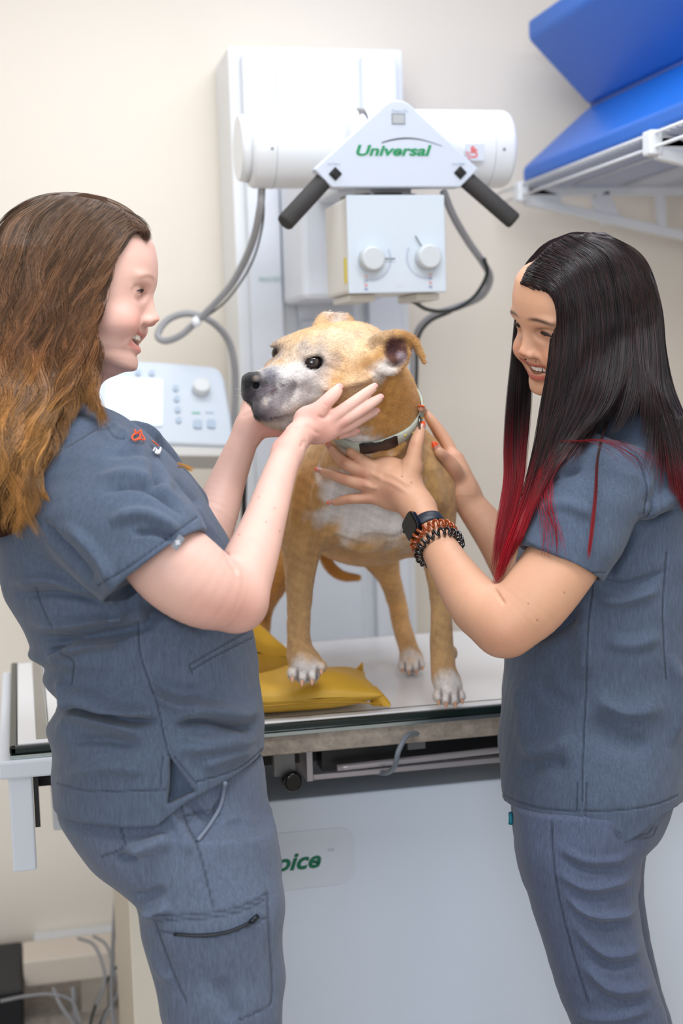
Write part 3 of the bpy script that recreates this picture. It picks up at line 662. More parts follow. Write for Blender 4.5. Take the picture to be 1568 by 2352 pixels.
# mouth line
for s in (1, -1):
    P_ = [(572, 925, .004), (590, 937, .014), (612, 952, .024), (640, 960, .031), (668, 957, .036)] if s > 0 else [(572, 925, -.004), (566, 930, -.014), (575, 935, -.024)]
    G.chain([(*hp(a, b, c_), .0034) for a, b, c_ in P_], k=.004, op='sub')
# nose pad and nostrils
G.ell(hp(577, 879, 0), (.013, .0195, .0145), k=.004, rot=ROT)
G.ell(hp(584, 870, 0), (.016, .016, .008), k=.006, rot=ROT)
for a, b, s in ((589, 885, .0125), (566, 877, -.0105)):
    G.ell(hp(a - 2, b, s + .001), (.0070, .0052, .0060), k=.003, rot=ROT, op='sub')
G.chain([(*hp(574, 898, 0), .0014), (*hp(573, 920, 0), .0014)], k=.002, op='sub')
# eye sockets
EYES = [(hp(719, 833, .0365), 1), (hp(641, 812, -.0375), -1)]
for e, s in EYES:
    G.ell(e + DS * s * .005 + DH * .002, (.0150, .0085, .0118), k=.006, rot=ROT, op='sub')
    G.ell(e + DS * s * .001 + DT * .0135 - DH * .001, (.0140, .0085, .0030), k=.010, rot=ROT)
    G.ell(e + DS * s * .001 - DT * .0118, (.0150, .0085, .0026), k=.006, rot=ROT)
# near ear: folded rose ear
ec = hp(893, 812, .062)
G.chain([(*hp(838, 818, .062), .016), (*hp(870, 815, .066), .022), (*hp(900, 812, .068), .021)], k=.012)
G.ell(hp(905, 808, .078), (.030, .013, .018), k=.006, rot=ROT)
G.chain([(*hp(845, 800, .064), .011), (*hp(872, 780, .074), .0095), (*hp(910, 770, .082), .0085), (*hp(944, 780, .086), .0075), (*hp(962, 805, .09), .0055), (*hp(974, 832, .094), .0032)], k=.004)
G.chain([(*hp(850, 828, .07), .007), (*hp(875, 848, .080), .007), (*hp(900, 852, .084), .0065), (*hp(922, 838, .085), .006), (*hp(935, 815, .086), .005)], k=.006)
G.ell(hp(906, 805, .100), (.027, .019, .0165), k=.004, rot=ROT, op='sub')
G.chain([(*hp(898, 832, .086), .004), (*hp(915, 822, .089), .004), (*hp(928, 812, .087), .003)], k=.004)
# far ear
G.chain([(*hp(735, 752, -.045), .012), (*hp(745, 730, -.052), .009), (*hp(768, 722, -.056), .008), (*hp(792, 735, -.056), .010), (*hp(805, 755, -.05), .012)], k=.008)
G.ell(hp(768, 742, -.052), (.024, .008, .016), k=.006, rot=ROT)
G.ell(hp(769, 735, -.044), (.013, .005, .010), k=.004, rot=ROT, op='sub')
# creases of throat skin
for P_ in ([(800, 985, .003), (830, 1000, .003), (850, 1010, .003)], [(868, 860, .004), (880, 900, .004), (872, 950, .004)]):
    pass
# paws
claws = []
def paw(x, y, d, wpx, hpx, dirx, toes, lift=0):
    m = d / FPX
    G.ell(C(x, y - hpx * .42, d - .004), (wpx * .42 * m, hpx * .52 * m, .030), k=.012)
    for i, (tx, ty, r) in enumerate(toes):
        p = C(tx, ty, d - .022 - .006 * (1 - abs(i - 1.5) / 1.5)); G.ell(p + (0, 0, .010), (r * m, r * 1.12 * m, .020), k=.0035)
        claws.append((p + np.array([dirx * .001, -r * .55 * m, -.014]), p + np.array([dirx * .002, -r * 1.15 * m, -.024])))
paw(703, 1560, 2.262, 92, 75, 0, [(672, 1548, 14), (694, 1555, 15), (717, 1553, 15), (738, 1532, 12)])
paw(1030, 1610, 2.295, 74, 75, 0, [(1005, 1602, 12), (1022, 1606, 14), (1043, 1606, 14), (1059, 1600, 11)])
paw(945, 1538, 2.575, 62, 50, 0, [(923, 1532, 10), (938, 1535, 11), (955, 1534, 11), (968, 1527, 9)])
paw(598, 1520, 2.67, 60, 50, 0, [(580, 1515, 10), (594, 1520, 11), (610, 1518, 11)])
V, Fq = G.mesh(2); N = vnormals(V, Fq)
nz = vnoise(V, 55, 2); nz2 = vnoise(V, 130, 4); nz3 = vnoise(V, 260, 8)
# loose skin relief
V = V + N * ((nz2 * .0004) + nz3 * .00015)[:, None]
V = folds(V, Fq, [
    ([(700, 1060), (680, 1140), (672, 1230)], 9, .004), ([(740, 1090), (720, 1150), (735, 1210)], 10, .004),
    ([(735, 1240), (770, 1218), (800, 1225), (850, 1240)], 9, .004), ([(770, 1235), (830, 1258), (890, 1245)], 9, .005), ([(850, 1200), (900, 1215), (930, 1200)], 14, .004), ([(820, 1230), (900, 1232), (935, 1222)], 5, -.004),
    ([(905, 860), (885, 900), (880, 960)], 7, -.004), ([(930, 1000), (915, 1030), (880, 1050)], 8, .004), ([(990, 1050), (1000, 1120), (1015, 1180)], 16, .003),
    ([(815, 880), (850, 866), (868, 850)], 6, .002), ([(700, 770), (735, 760), (760, 745)], 8, -.0015), ([(735, 838), (760, 845), (790, 860)], 6, -.0015),
    ([(800, 990), (835, 1003), (850, 1000)], 5, -.002), ([(650, 1400), (664, 1440), (668, 1490)], 5, .002)])
tan = s2l((206, 160, 102)); deep = s2l((196, 138, 66)); cream = s2l((232, 206, 174)); white = s2l((236, 230, 226)); dark = s2l((52, 46, 52)); blk = s2l((16, 15, 18)); brn = s2l((96, 60, 50)); fawn = s2l((190, 152, 108))
colr = np.tile(tan, (len(V), 1))
def blot(center, r, c_, amt=1., soft=.5, nzamt=.18, an=(1, 1, 1)):
    global colr
    d = np.sqrt((((V - center) * np.asarray(an)) ** 2).sum(1)) / r + nz * nzamt + nz2 * nzamt * .5
    a = (np.clip((1 + soft - d) / (2 * soft) if soft else d < 1, 0, 1) * amt)[:, None]; colr = colr * (1 - a) + c_ * a
sh = lambda px, py, d: C(px, py, d)
py = px_of(V)[:, 1]
t_ = np.clip((py - 1230) / 120, 0, 1)[:, None] * (V[:, 2] < 2.5)[:, None]; colr = colr * (1 - t_ * .75) + fawn * t_ * .75
blot(sh(760, 1170, 2.23), .085, fawn, .5); blot(sh(690, 1120, 2.22), .06, deep, .45); blot(sh(910, 930, 2.10), .06, deep, .7); blot(sh(620, 1330, 2.62), .10, deep, .8); blot(sh(780, 1310, 2.75), .07, deep, .9)
blot(sh(875, 1240, 2.60), .06, fawn, .8)
blot(sh(800, 1120, 2.20), .040, white, 1, .3); blot(sh(785, 1090, 2.19), .022, white, .7, .4); blot(sh(840, 1165, 2.20), .066, white, 1, .3); blot(sh(890, 1200, 2.22), .055, white, .9, .35); blot(sh(815, 1000, 2.13), .034, white, 1, .3); blot(sh(830, 1000, 2.13), .02, white, .9, .3); blot(sh(835, 1060, 2.19), .02, white, .7, .3)
blot(sh(800, 1222, 2.23), .020, white, .6); blot(sh(870, 1245, 2.25), .022, fawn, .7); blot(sh(790, 1250, 2.30), .012, s2l((196, 150, 130)), .8)
# head colours
blot(hp(770, 780, .02), .065, cream, .85, .5); blot(hp(700, 800, .0), .045, cream, .7); blot(hp(800, 800, .06), .045, cream, .6)
blot(hp(690, 860, .04), .040, white, .9, .4); blot(hp(640, 900, .03), .045, white, .95, .3); blot(hp(620, 880, 0), .036, white, .8, .3); blot(hp(658, 820, -.04), .018, white, .8); blot(hp(735, 855, .055), .024, white, .7, .5)
blot(hp(780, 760, .0), .03, s2l((240, 196, 130)), .6); blot(hp(700, 775, -.005), .022, s2l((232, 180, 110)), .7, .5, .3); blot(hp(735, 745, -.01), .02, s2l((232, 180, 110)), .6)
blot(hp(780, 850, .08), .028, s2l((214, 150, 62)), .6); blot(hp(850, 850, .08), .025, s2l((214, 150, 62)), .6); blot(hp(820, 890, .09), .03, cream, .5)
blot(hp(602, 908, .014), .030, dark, .92, .25, .3); blot(hp(580, 890, 0), .026, dark, 1, .25); blot(hp(590, 935, .01), .024, dark, .95, .3, .2); blot(hp(575, 930, -.01), .018, dark, .9, .3); blot(hp(625, 925, .035), .020, s2l((150, 140, 146)), .6, .4, .5)
blot(hp(628, 958, .028), .014, s2l((120, 90, 100)), .8); blot(hp(605, 950, .018), .012, blk, .9); blot(hp(645, 962, .03), .010, s2l((205, 160, 165)), .7)
blot(hp(665, 968, .030), .030, s2l((196, 186, 184)), .85, .4); blot(hp(618, 862, .005), .018, s2l((130, 128, 138)), .8, .5, .3)
blot(hp(577, 877, 0), .0185, blk, 1, .12, .03)
for e, s in EYES:
    blot(e + DH * .004, .026, s2l((150, 138, 140)), .38, .5, .45); blot(e + DT * .020 + DH * .002, .010, s2l((170, 160, 162)), .3, .6, .5); blot(e - DT * .012 + DH * .002, .012, s2l((140, 130, 134)), .6, .6, .4); blot(e, .0165, s2l((40, 32, 36)), 1, .25, .05)
mouth = np.full(len(V), 9.)
for P_ in ([(572, 925, .004), (590, 937, .014), (612, 952, .024), (640, 960, .031), (668, 957, .036)],):
    Q_ = catmull([hp(a, b, c_) for a, b, c_ in P_], 5)
    for a, b in zip(Q_[:-1], Q_[1:]):
        ab = b - a; tt = np.clip(((V - a) @ ab) / (ab @ ab), 0, 1); mouth = np.minimum(mouth, np.linalg.norm(V - a - tt[:, None] * ab, axis=1))
a_ = np.clip(1.4 - mouth / .0042, 0, 1)[:, None]; colr = colr * (1 - a_) + blk * a_
# whisker spots
rs = np.random.RandomState(5)
for i in range(30):
    blot(hp(612 + rs.uniform(0, 45), 885 + rs.uniform(0, 48), .034), .0022 + rs.uniform(0, .0015), s2l((90, 66, 74)), .7, .5, 0)
# ears
blot(hp(858, 800, .07), .016, s2l((120, 92, 60)), .8, .5, .4); blot(hp(885, 775, .08), .018, s2l((170, 132, 92)), .6); blot(hp(940, 778, .088), .022, s2l((176, 128, 74)), .8)
blot(hp(880, 845, .082), .020, white, .9, .4); blot(hp(906, 806, .086), .0215, brn, 1, .18, .08); blot(hp(900, 800, .082), .012, s2l((60, 30, 34)), .9); blot(hp(918, 822, .088), .009, s2l((176, 160, 168)), .8, .4, .2); blot(hp(948, 795, .082), .010, brn, .7)
blot(hp(768, 736, -.05), .018, white, .8)
# paws white with dark gaps between toes
for x, y, d, r in ((703, 1565, 2.23, .034), (1032, 1600, 2.27, .036), (945, 1535, 2.555, .032)):
    blot(sh(x, y, d), r, white, .92, .35)
vn = (N[:, 0] * 0)
for (x, y, d) in ((683, 1555, 2.23), (706, 1560, 2.225), (728, 1548, 2.23), (1013, 1600, 2.27), (1033, 1605, 2.265), (1052, 1600, 2.27), (930, 1534, 2.55), (947, 1537, 2.55), (962, 1530, 2.55)):
    blot(sh(x, y, d), .0065, s2l((86, 62, 60)), .75, .4, .05, (2.2, .55, .6))
# slight random lighter and darker tone over the coat
colr = np.clip(colr * (1 + .07 * nz3[:, None] + .06 * nz[:, None]), 0, 1)
dog = empty('dog', tuple(c2w(C(850, 1600, 2.45))), 'tan and white short-haired dog with grey muzzle standing on the table between the women', 'dog')
M_fur = mat('dog_coat', (200, 150, 90), .72, attr=True, var=[((900, 900, 250), .10)], bump=[((700, 700, 260), .55), (90, .15)], spec=.25, sheen=.25)
# glossier wet skin for nose is a part of its own
DOGV, DOGN, DOGC, DOGF = V, N, colr, Fq
to_mesh('body', V, Fq, M_fur, dog, colr)
# short coat: one object of fine hairs over the body
def coat(V, N, C_, n, length, width, flow, seed=1):
    rs = np.random.RandomState(seed); Q = px_of(V); face = (N * (V / np.linalg.norm(V, axis=1)[:, None])).sum(1) < .35
    idx = np.where(face)[0]; i = rs.choice(idx, n); P = V[i] + rs.uniform(-.0022, .0022, (n, 3)); Nn = N[i]; P = P - Nn * ((P - V[i]) * Nn).sum(1)[:, None]
    f = flow(P); f = f - Nn * (f * Nn).sum(1)[:, None]; f /= np.linalg.norm(f, axis=1)[:, None] + 1e-9
    f = f + rs.normal(0, .22, (n, 3)); D = f * .92 + Nn * (.26 + rs.uniform(0, .2, (n, 1))); D /= np.linalg.norm(D, axis=1)[:, None]
    L = length * rs.uniform(.6, 1.3, (n, 1)); sd = np.cross(D, Nn); sd /= np.linalg.norm(sd, axis=1)[:, None] + 1e-9
    A = P - sd * width / 2; B = P + sd * width / 2; T = P + D * L; VV = np.stack([A, B, T], 1).reshape(-1, 3)
    cc = C_[i] * rs.uniform(.80, 1.22, (n, 1)); CC = np.repeat(np.clip(cc, 0, 1), 3, 0); FF = np.arange(n * 3).reshape(n, 3); return VV, FF, CC
def flow(P):
    out = np.tile(np.array([0, -1., .15]), (len(P), 1)); hd = np.clip((P[:, 1] - C(0, 985, 2.1)[1]) / .03, 0, 1)[:, None]; return out * (1 - hd) + (-DH * 1. + np.array([0, -.25, 0])) * hd
earless = np.linalg.norm(V - hp(577, 877, 0), axis=1) > .021
for e, s in EYES: earless &= np.linalg.norm(V - e, axis=1) > .015
hm = earless & (V[:, 1] > C(0, 1000, 2.1)[1])
VV, FF, CC = coat(V[earless], N[earless], colr[earless], 90000, .0052, .00042, flow); VV2, FF2, CC2 = coat(V[hm], N[hm], colr[hm], 60000, .0042, .00034, flow, 2)
tag(to_mesh('fur', np.vstack([VV, VV2]), np.vstack([FF, FF2 + len(VV)]), M_fur, dog, np.vstack([CC, CC2]), smooth=False), kind='stuff')
M_eye = mat('dog_eye', (22, 14, 12), .04, coat=1)
M_pup = mat('dog_pupil', (40, 58, 84), .05)
for e, s in EYES:
    bm = bmesh.new(); bmesh.ops.create_uvsphere(bm, u_segments=32, v_segments=20, radius=.0128); bmesh.ops.transform(bm, matrix=Matrix.Translation(Vector(c2w(e - DS * s * .0022))), verts=bm.verts)
    eo = obj('eye', bm, M_eye, dog, True)
M_nose = mat('dog_nose', (20, 19, 22), .28, bump=[(700, .5)])
M_claw_white = mat('whisker_white', (236, 232, 226), .5)
M_claw = mat('horn_claw', (205, 158, 130), .35)
for a, b in claws:
    P_ = [c2w(a + (b - a) * t + np.array([0, .0016 * math.sin(t * 3.14), 0])) for t in (0, .4, .8, 1)]
    tube('claw', P_, [.0036, .0030, .0018, .0006], M_claw, dog, k=8, n=3)
for a, b, c_, d_ in ((562, 900, 538, 893), (560, 912, 540, 908), (562, 925, 541, 934)):
    tube('whisker', [c2w(hp(a, b, -.012)), c2w(hp((a + c_) / 2, (b + d_) / 2 - 1, -.02)), c2w(hp(c_, d_, -.03))], [.0002, .00016, .00008], M_claw_white, dog, k=5, n=3)
# collar snug on the neck
def ring_on(Fd, c_, e1, e2, n=72, off=.002, rmax=.12, r0=.035):
    out = []
    for q in np.linspace(0, 2 * np.pi, n, endpoint=False):
        dr = e1 * math.cos(q) + e2 * math.sin(q); rr = rmax
        for r_ in np.arange(r0, rmax, .001):
            i = np.round((c_ + dr * r_ - Fd.lo) / Fd.res).astype(int)
            if (i < 0).any() or (i >= Fd.n).any() or Fd.f[tuple(i)] > 0: rr = r_; break
        out.append(rr)
    out = np.array(out)
    for _ in range(6): out = (np.roll(out, 1) + out + np.roll(out, -1)) / 3
    return np.array([c_ + (e1 * math.cos(q) + e2 * math.sin(q)) * (r_ + off) for q, r_ in zip(np.linspace(0, 2 * np.pi, n, endpoint=False), out)])
ce = C(862, 962, 2.165); e1 = nrm((.80, .45, .25)); e2 = np.array([-.22, -.78, -.58]); e2 = nrm(e2 - e1 * (e2 @ e1)); ax_ = nrm(np.cross(e1, e2))
RG = ring_on(G, ce, e1, e2, rmax=.085)
def band(P, axis, wdt, th, closed=True):
    n = len(P); cen = P.mean(0); V = []
    for p in P:
        o = nrm(p - cen)
        for a, b in ((-1, 0), (-.8, 1), (.8, 1), (1, 0)): V.append(p + axis * a * wdt / 2 + o * b * th)
    Fs = [];
    for i in range(n if closed else n - 1):
        j = (i + 1) % n
        for k_ in range(4): Fs.append((i * 4 + k_, i * 4 + (k_ + 1) % 4, j * 4 + (k_ + 1) % 4, j * 4 + k_))
    if not closed: Fs += [(0, 1, 2, 3), tuple((n - 1) * 4 + q for q in (3, 2, 1, 0))]
    return np.array(V), np.array(Fs)
colt = empty('dog_collar', tuple(c2w(ce)), 'pale green patterned dog collar with dark buckle and metal D-ring round the dog neck', 'collar')
bv, bf = band(RG, ax_, .024, .0032); to_mesh('strap', bv, bf, mat('sage_webbing', (186, 192, 178), .7, var=[(60, .18)], bump=[(500, .4)]), colt)
qs = np.linspace(0, 2 * np.pi, 72, endpoint=False); M_buck = mat('dark_buckle', (40, 30, 30), .25)
def ringpt(q): i = q / (2 * np.pi) * 72 % 72; a = RG[int(i)]; b = RG[(int(i) + 1) % 72]; return a + (b - a) * (i % 1)
def arcpts(q0, q1, n, off): return np.array([ringpt(q) + nrm(ringpt(q) - ce) * off for q in np.linspace(q0, q1, n)])
for q0, q1, w_ in ((1.62, 1.86, .026), (1.90, 2.20, .021), (2.23, 2.45, .026)):
    bv, bf = band(arcpts(q0, q1, 6, .003), ax_, w_, .006, False); to_mesh('buckle', bv, bf, M_buck, colt, smooth=False)
pc = ringpt(.85); o_ = nrm(pc - ce); dn = np.array([0.05, -1, -.1])
P_ = [c2w(pc + o_ * .008 + dn * a + nrm(np.cross(o_, dn)) * b) for a, b in ((-.012, -.005), (-.014, .0), (-.012, .006), (.0, .010), (.014, .009), (.020, .001), (.014, -.007), (.0, -.007), (-.011, -.005))]
tube('d_ring', P_, .0016, mat('dark_chrome', (110, 104, 100), .15, 1), colt, k=10, n=5)
M_ylw = mat('yellow_print', (218, 190, 70), .6)
for q in (.15, .35, .62, 1.05, 1.3):
    p = ringpt(q) + nrm(ringpt(q) - ce) * .0036 + ax_ * .004 * math.sin(q * 40); bm = bmesh.new(); bmesh.ops.create_icosphere(bm, subdivisions=1, radius=.0022, matrix=Matrix.Translation(Vector(c2w(p)))); obj('print_motif', bm, M_ylw, colt, True)
# ------------------------------------------------------------------ people: shared helpers
AX, AY, AZ = np.eye(3)
def local(V, fr):
    O, H, S, T = fr; D = V - O; return D @ H, D @ S, D @ T
# mid-line profile: (t up from the eye line, forward) metres
PROF_B = np.array([(-.118, .030), (-.108, .044), (-.1035, .0535), (-.0985, .0572), (-.092, .0583), (-.086, .0580), (-.081, .0562), (-.077, .0560), (-.073, .0590), (-.068, .0600), (-.060, .0600), (-.053, .0632), (-.048, .0655), (-.041, .0650), (-.030, .0665), (-.015, .068), (.000, .0695), (.010, .0725), (.020, .0745), (.041, .0750), (.066, .0720), (.085, .064), (.100, .050)])
PROF_N = np.array([(-.048, 0), (-.0425, .001), (-.0410, .008), (-.0385, .0160), (-.0335, .0212), (-.029, .0200), (-.022, .0150), (-.012, .0095), (-.004, .0040), (.003, .0008), (.010, 0)])
WID = np.array([(-.118, .020), (-.108, .032), (-.098, .041), (-.085, .050), (-.070, .0565), (-.050, .062), (-.030, .066), (-.010, .0685), (.010, .070), (.040, .072), (.070, .070), (.095, .060)])
def head_sdf(F_, fr, smile=.6, lo=-.13, hi=.13, prof=PROF_B, eye_open=.0028, mouth_gap=.0):
    O, H, S, T = (np.asarray(v, float) for v in fr); c = O - T * .01
    def fn(X, Y, Z):
        X = X - O[0]; Y = Y - O[1]; Z = Z - O[2]
        h = X * H[0] + Y * H[1] + Z * H[2]; s = X * S[0] + Y * S[1] + Z * S[2]; t = X * T[0] + Y * T[1] + Z * T[2]
        B = np.interp(t, prof[:, 0], prof[:, 1]); Nn = np.interp(t, PROF_N[:, 0], PROF_N[:, 1]); Wd = np.interp(t, WID[:, 0], WID[:, 1])
        wn = np.interp(t, [-.045, -.036, -.028, -.010, .004], [.0155, .0150, .0105, .0075, .0085])
        nose = Nn * np.exp(-np.abs(s / wn) ** 2.4)
        u0 = -.012; Rf = B - u0; Rf = np.maximum(Rf, .01)
        a = np.where(h > u0, (h - u0 - nose * np.clip((h - u0) / .04, 0, 1)) / Rf, (h - u0) / .085); b = s / Wd
        nr = (np.abs(a) ** 2.25 + np.abs(b) ** 2.25) ** (1 / 2.25)
        d = (nr - 1) * np.minimum(Rf, Wd) * .85
        jaw = -(t + .104 - (.052 - h) * .30)                # under-jaw plane rising to the ear
        d = -smin((-d).astype(np.float32), (-jaw).astype(np.float32), .010)
        top = t - .075; return -smin((-d).astype(np.float32), (-top).astype(np.float32), .02)
    m = .14; F_.func(c - m, c + m, fn, k=.008)
    rot = np.stack([H, S, T]); P = lambda h, s, t: O + H * h + S * s + T * t
    F_.ell(P(-.015, 0, .035), (.094, .072, .088), k=.025, rot=rot)
    for s in (1, -1):
        F_.ell(P(.040, .040 * s, -.040), (.024, .020, .018), k=.018, rot=rot)                 # cheek apple
        F_.ell(P(.073, .0105 * s, -.0355), (.0080, .0052, .0056), k=.005, rot=rot)            # nostril wing
        F_.ell(P(.0745, .0065 * s, -.0415), (.0050, .0026, .0022), k=.002, rot=rot, op='sub')
        F_.ell(P(.068, .030 * s, -.002), (.012, .0150, .0085), k=.010, rot=rot, op='sub')      # eye socket
        F_.ell(P(.056, .0305 * s, -.001), (.0125, .0140, .0118), k=.003, rot=rot)             # lids over the eyeball
        F_.ell(P(.0695, .0315 * s, -.0015), (.0080, .0120, eye_open), k=.0015, rot=rot, op='sub')
        F_.ell(P(.066, .026 * s, .0165), (.009, .020, .0055), k=.010, rot=rot)                # brow ridge
    # lips
    w_ = .024 + .005 * smile
    for tt, hh, rr in ((-.0525, .0635, .0034), (-.0735, .0585, .0042)):
        pts = [(*P(hh - .018 * (q * q), w_ * q * 1.0, tt + (.006 * smile * q * q if tt < -.06 else .003 * smile * q * q - .001)), rr * (1 - .55 * q * q)) for q in np.linspace(-1, 1, 9)]
        F_.chain(pts, k=.004, n=2)
    for s in (1, -1): F_.chain([(*P(.066, .018 * s, -.037), .003), (*P(.055, .031 * s, -.052), .0035), (*P(.046, .034 * s, -.068), .002)], k=.005, n=2)
    # open mouth
    mh = .0055 + mouth_gap
    pts = [(*P(.068 - .021 * (q * q), w_ * .93 * q, -.0618 + .007 * smile * q * q), max(mh * (1 - .62 * q * q), .001)) for q in np.linspace(-1, 1, 9)]
    F_.chain(pts, k=.0015, n=2, op='sub'); F_.chain([(*(np.array(p[:3]) - H * .012), p[3] * .95) for p in pts[1:-1]], k=.0015, n=2, op='sub')
def head_color(V, c, fr, lip, brow, blush, smile=.6):
    h, s, t = local(V, fr); near = (h > 0) & (t > -.13) & (t < .12) & (np.abs(s) < .1)
    def mix(c, a, k): a = (np.clip(a, 0, 1) * near)[:, None]; return c * (1 - a) + k * a
    for q in (1, -1): c = mix(c, .45 * np.exp(-(((s - q * .042) / .020) ** 2 + ((t + .038) / .018) ** 2)), blush)
    c = mix(c, .55 * np.exp(-((s / .012) ** 2 + ((t + .036) / .010) ** 2)) * (h > .07), blush)
    for q in (1, -1):
        u = (s * q - .032) / .020; a = np.exp(-(np.abs(u)) ** 4) * np.exp(-(((t - (.0155 + .0035 * (1 - u * u) - .002 * u)) / .0030) ** 2)); c = mix(c, a * (.95 if brow[0] < .05 else .7), brow)
        c = mix(c, .55 * np.exp(-(((s * q - .030) / .014) ** 2 + ((t + .001) / .0035) ** 2)) * (h > .045), s2l((120, 70, 60)))
    w_ = .026 + .005 * smile; u = s / w_
    for tt, ww in ((-.0535, .0030), (-.0725, .0042)):
        bend = .003 * smile * u * u if tt > -.06 else .006 * smile * u * u
        c = mix(c, .9 * np.exp(-((t - tt - bend) / ww) ** 4) * (np.abs(u) < 1.02) * (h > .035), lip)
    c = mix(c, 1.4 * np.exp(-((t + .0618 - .007 * smile * u * u) / .0045) ** 4) * (np.abs(u) < .95) * (h < .0575 - .018 * u * u) * (h > .03), s2l((120, 40, 44)))
    return c
def teeth(fr, parent, m, smile=.6, top=True, n=10, t0=-.0545, hgt=.0078, back=.0):
    O, H, S, T = fr
    for i in range(n):
        q = (i - (n - 1) / 2); s = q * .0056; sz = .0032 if abs(q) < 1.2 else .0028
        h = .0575 - back - 26 * s * s * 1.0; bm = bmesh.new(); box(bm, -.0025, .0018, -sz * .92, sz * .92, -hgt if top else 0, .003 if top else hgt, bev=.0013, seg=2)
        hh = -(hgt * (.12 if abs(q) > 1.2 else 0)) if top else 0
        for v in bm.verts:
            p = O + H * (h + v.co.x) + S * (s + v.co.y) + T * (t0 + v.co.z * (.85 if abs(q) > 3 else 1) + .045 * abs(s) * smile); v.co = Vector(c2w(p))
        bmesh.ops.recalc_face_normals(bm, faces=bm.faces[:]); obj('tooth', bm, m, parent, True)
def eyes(fr, parent, m_w, m_i, open_=.0028):
    O, H, S, T = fr
    for s in (1, -1):
        c = O + H * .0565 + S * .0305 * s - T * .0012
        bm = bmesh.new(); bmesh.ops.create_uvsphere(bm, u_segments=28, v_segments=18, radius=.0108, matrix=Matrix.Translation(Vector(c2w(c)))); e = obj('eye', bm, m_w, parent, True)
        fw = (H - T * .12); fw /= np.linalg.norm(fw); bm = bmesh.new(); bmesh.ops.create_uvsphere(bm, u_segments=20, v_segments=12, radius=.0056, matrix=Matrix.Translation(Vector(c2w(c + fw * .0062)))); i_ = obj('iris', bm, m_i, e, True)
def lashes(fr, parent, m, sides=(1, -1), w_=1.0, drop=0.):
    O, H, S, T = fr
    for s in sides:
        P = [O + H * (.0700 - 22 * (x - .001) ** 2 * 1.6) + S * (.0305 + x) * s + T * (.0012 - 18 * x * x - drop) for x in np.linspace(-.0125, .0135, 9)]
        o = tube('eyelashes', [c2w(p) for p in P], [.0004, .0012 * w_, .0016 * w_, .0014 * w_, .0006], m, parent, k=6, n=2)
def nail(parent, p, dirv, nrmv, L, wd, m, tip=None, mt=None, point=False):
    """curved little plate on the finger tip, camera frame"""
    dirv = nrm(dirv); nrmv = nrm(nrmv - dirv * (nrmv @ dirv)); sd = np.cross(dirv, nrmv); V = []; Fs = []; nu, nv = 8, 6
    for i in range(nu + 1):
        u = i / nu
        for j in range(nv + 1):
            v = j / nv * 2 - 1; w_ = wd * (1 - (abs(u - .45) / .75) ** 4 * .55); w_ = w_ * (1 - max(0, (u - .6) / .4) ** 1.6 * .75) if point else w_
            V.append(p + dirv * (u - .35) * L + sd * v * w_ / 2 + nrmv * (-.22 * wd * v * v - .10 * wd * (u - .4) ** 2))
    for i in range(nu):
        for j in range(nv): a = i * (nv + 1) + j; Fs.append((a, a + 1, a + nv + 2, a + nv + 1))
    V = np.array(V); me = bpy.data.meshes.new('nail'); me.from_pydata(c2w(V).tolist(), [], Fs)
    o = link('fingernail', me, [m] + ([mt] if mt else []), parent, True)
    if mt:
        cut = tip
        for k_, f in enumerate(me.polygons):
            if k_ // nv >= nu * cut: f.material_index = 1
    md = o.modifiers.new('t', 'SOLIDIFY'); md.thickness = .0007; md.offset = 0
    return o
# depth map of what is already there, so hair lies on top of it
ZC = 6
def zmap_new(): return np.full((2500 // ZC + 200, 1700 // ZC + 200), 99., np.float32)
def zmap_add(Zm, V, Fq=None):
    P = V if Fq is None else np.vstack([V, V[Fq].mean(1)]); Q = px_of(P); i = ((Q[:, 1] + 300) / ZC).astype(int); j = ((Q[:, 0] + 300) / ZC).astype(int)
    ok = (i >= 0) & (j >= 0) & (i < Zm.shape[0]) & (j < Zm.shape[1]); np.minimum.at(Zm, (i[ok], j[ok]), P[ok, 2])
def zmap_blur(Zm, it=2):
    A = Zm.copy()
    for _ in range(it):
        B = np.stack([A, np.roll(A, 1, 0), np.roll(A, -1, 0), np.roll(A, 1, 1), np.roll(A, -1, 1)]); A = B.min(0)
    return A
def zmap_get(Zm, P):
    Q = px_of(P); i = np.clip(((Q[:, 1] + 300) / ZC).astype(int), 0, Zm.shape[0] - 1); j = np.clip(((Q[:, 0] + 300) / ZC).astype(int), 0, Zm.shape[1] - 1); return Zm[i, j]
Zdog = None
def SN(px_, py_, d, r=.007):
    global Zdog
    if Zdog is None: Zdog = zmap_new(); zmap_add(Zdog, DOGV, DOGF); Zdog = zmap_blur(Zdog, 1)
    z = zmap_get(Zdog, np.array([C(px_, py_, 1.)]))[0]
    return C(px_, py_, min(d, z - r) if z < 50 else d)
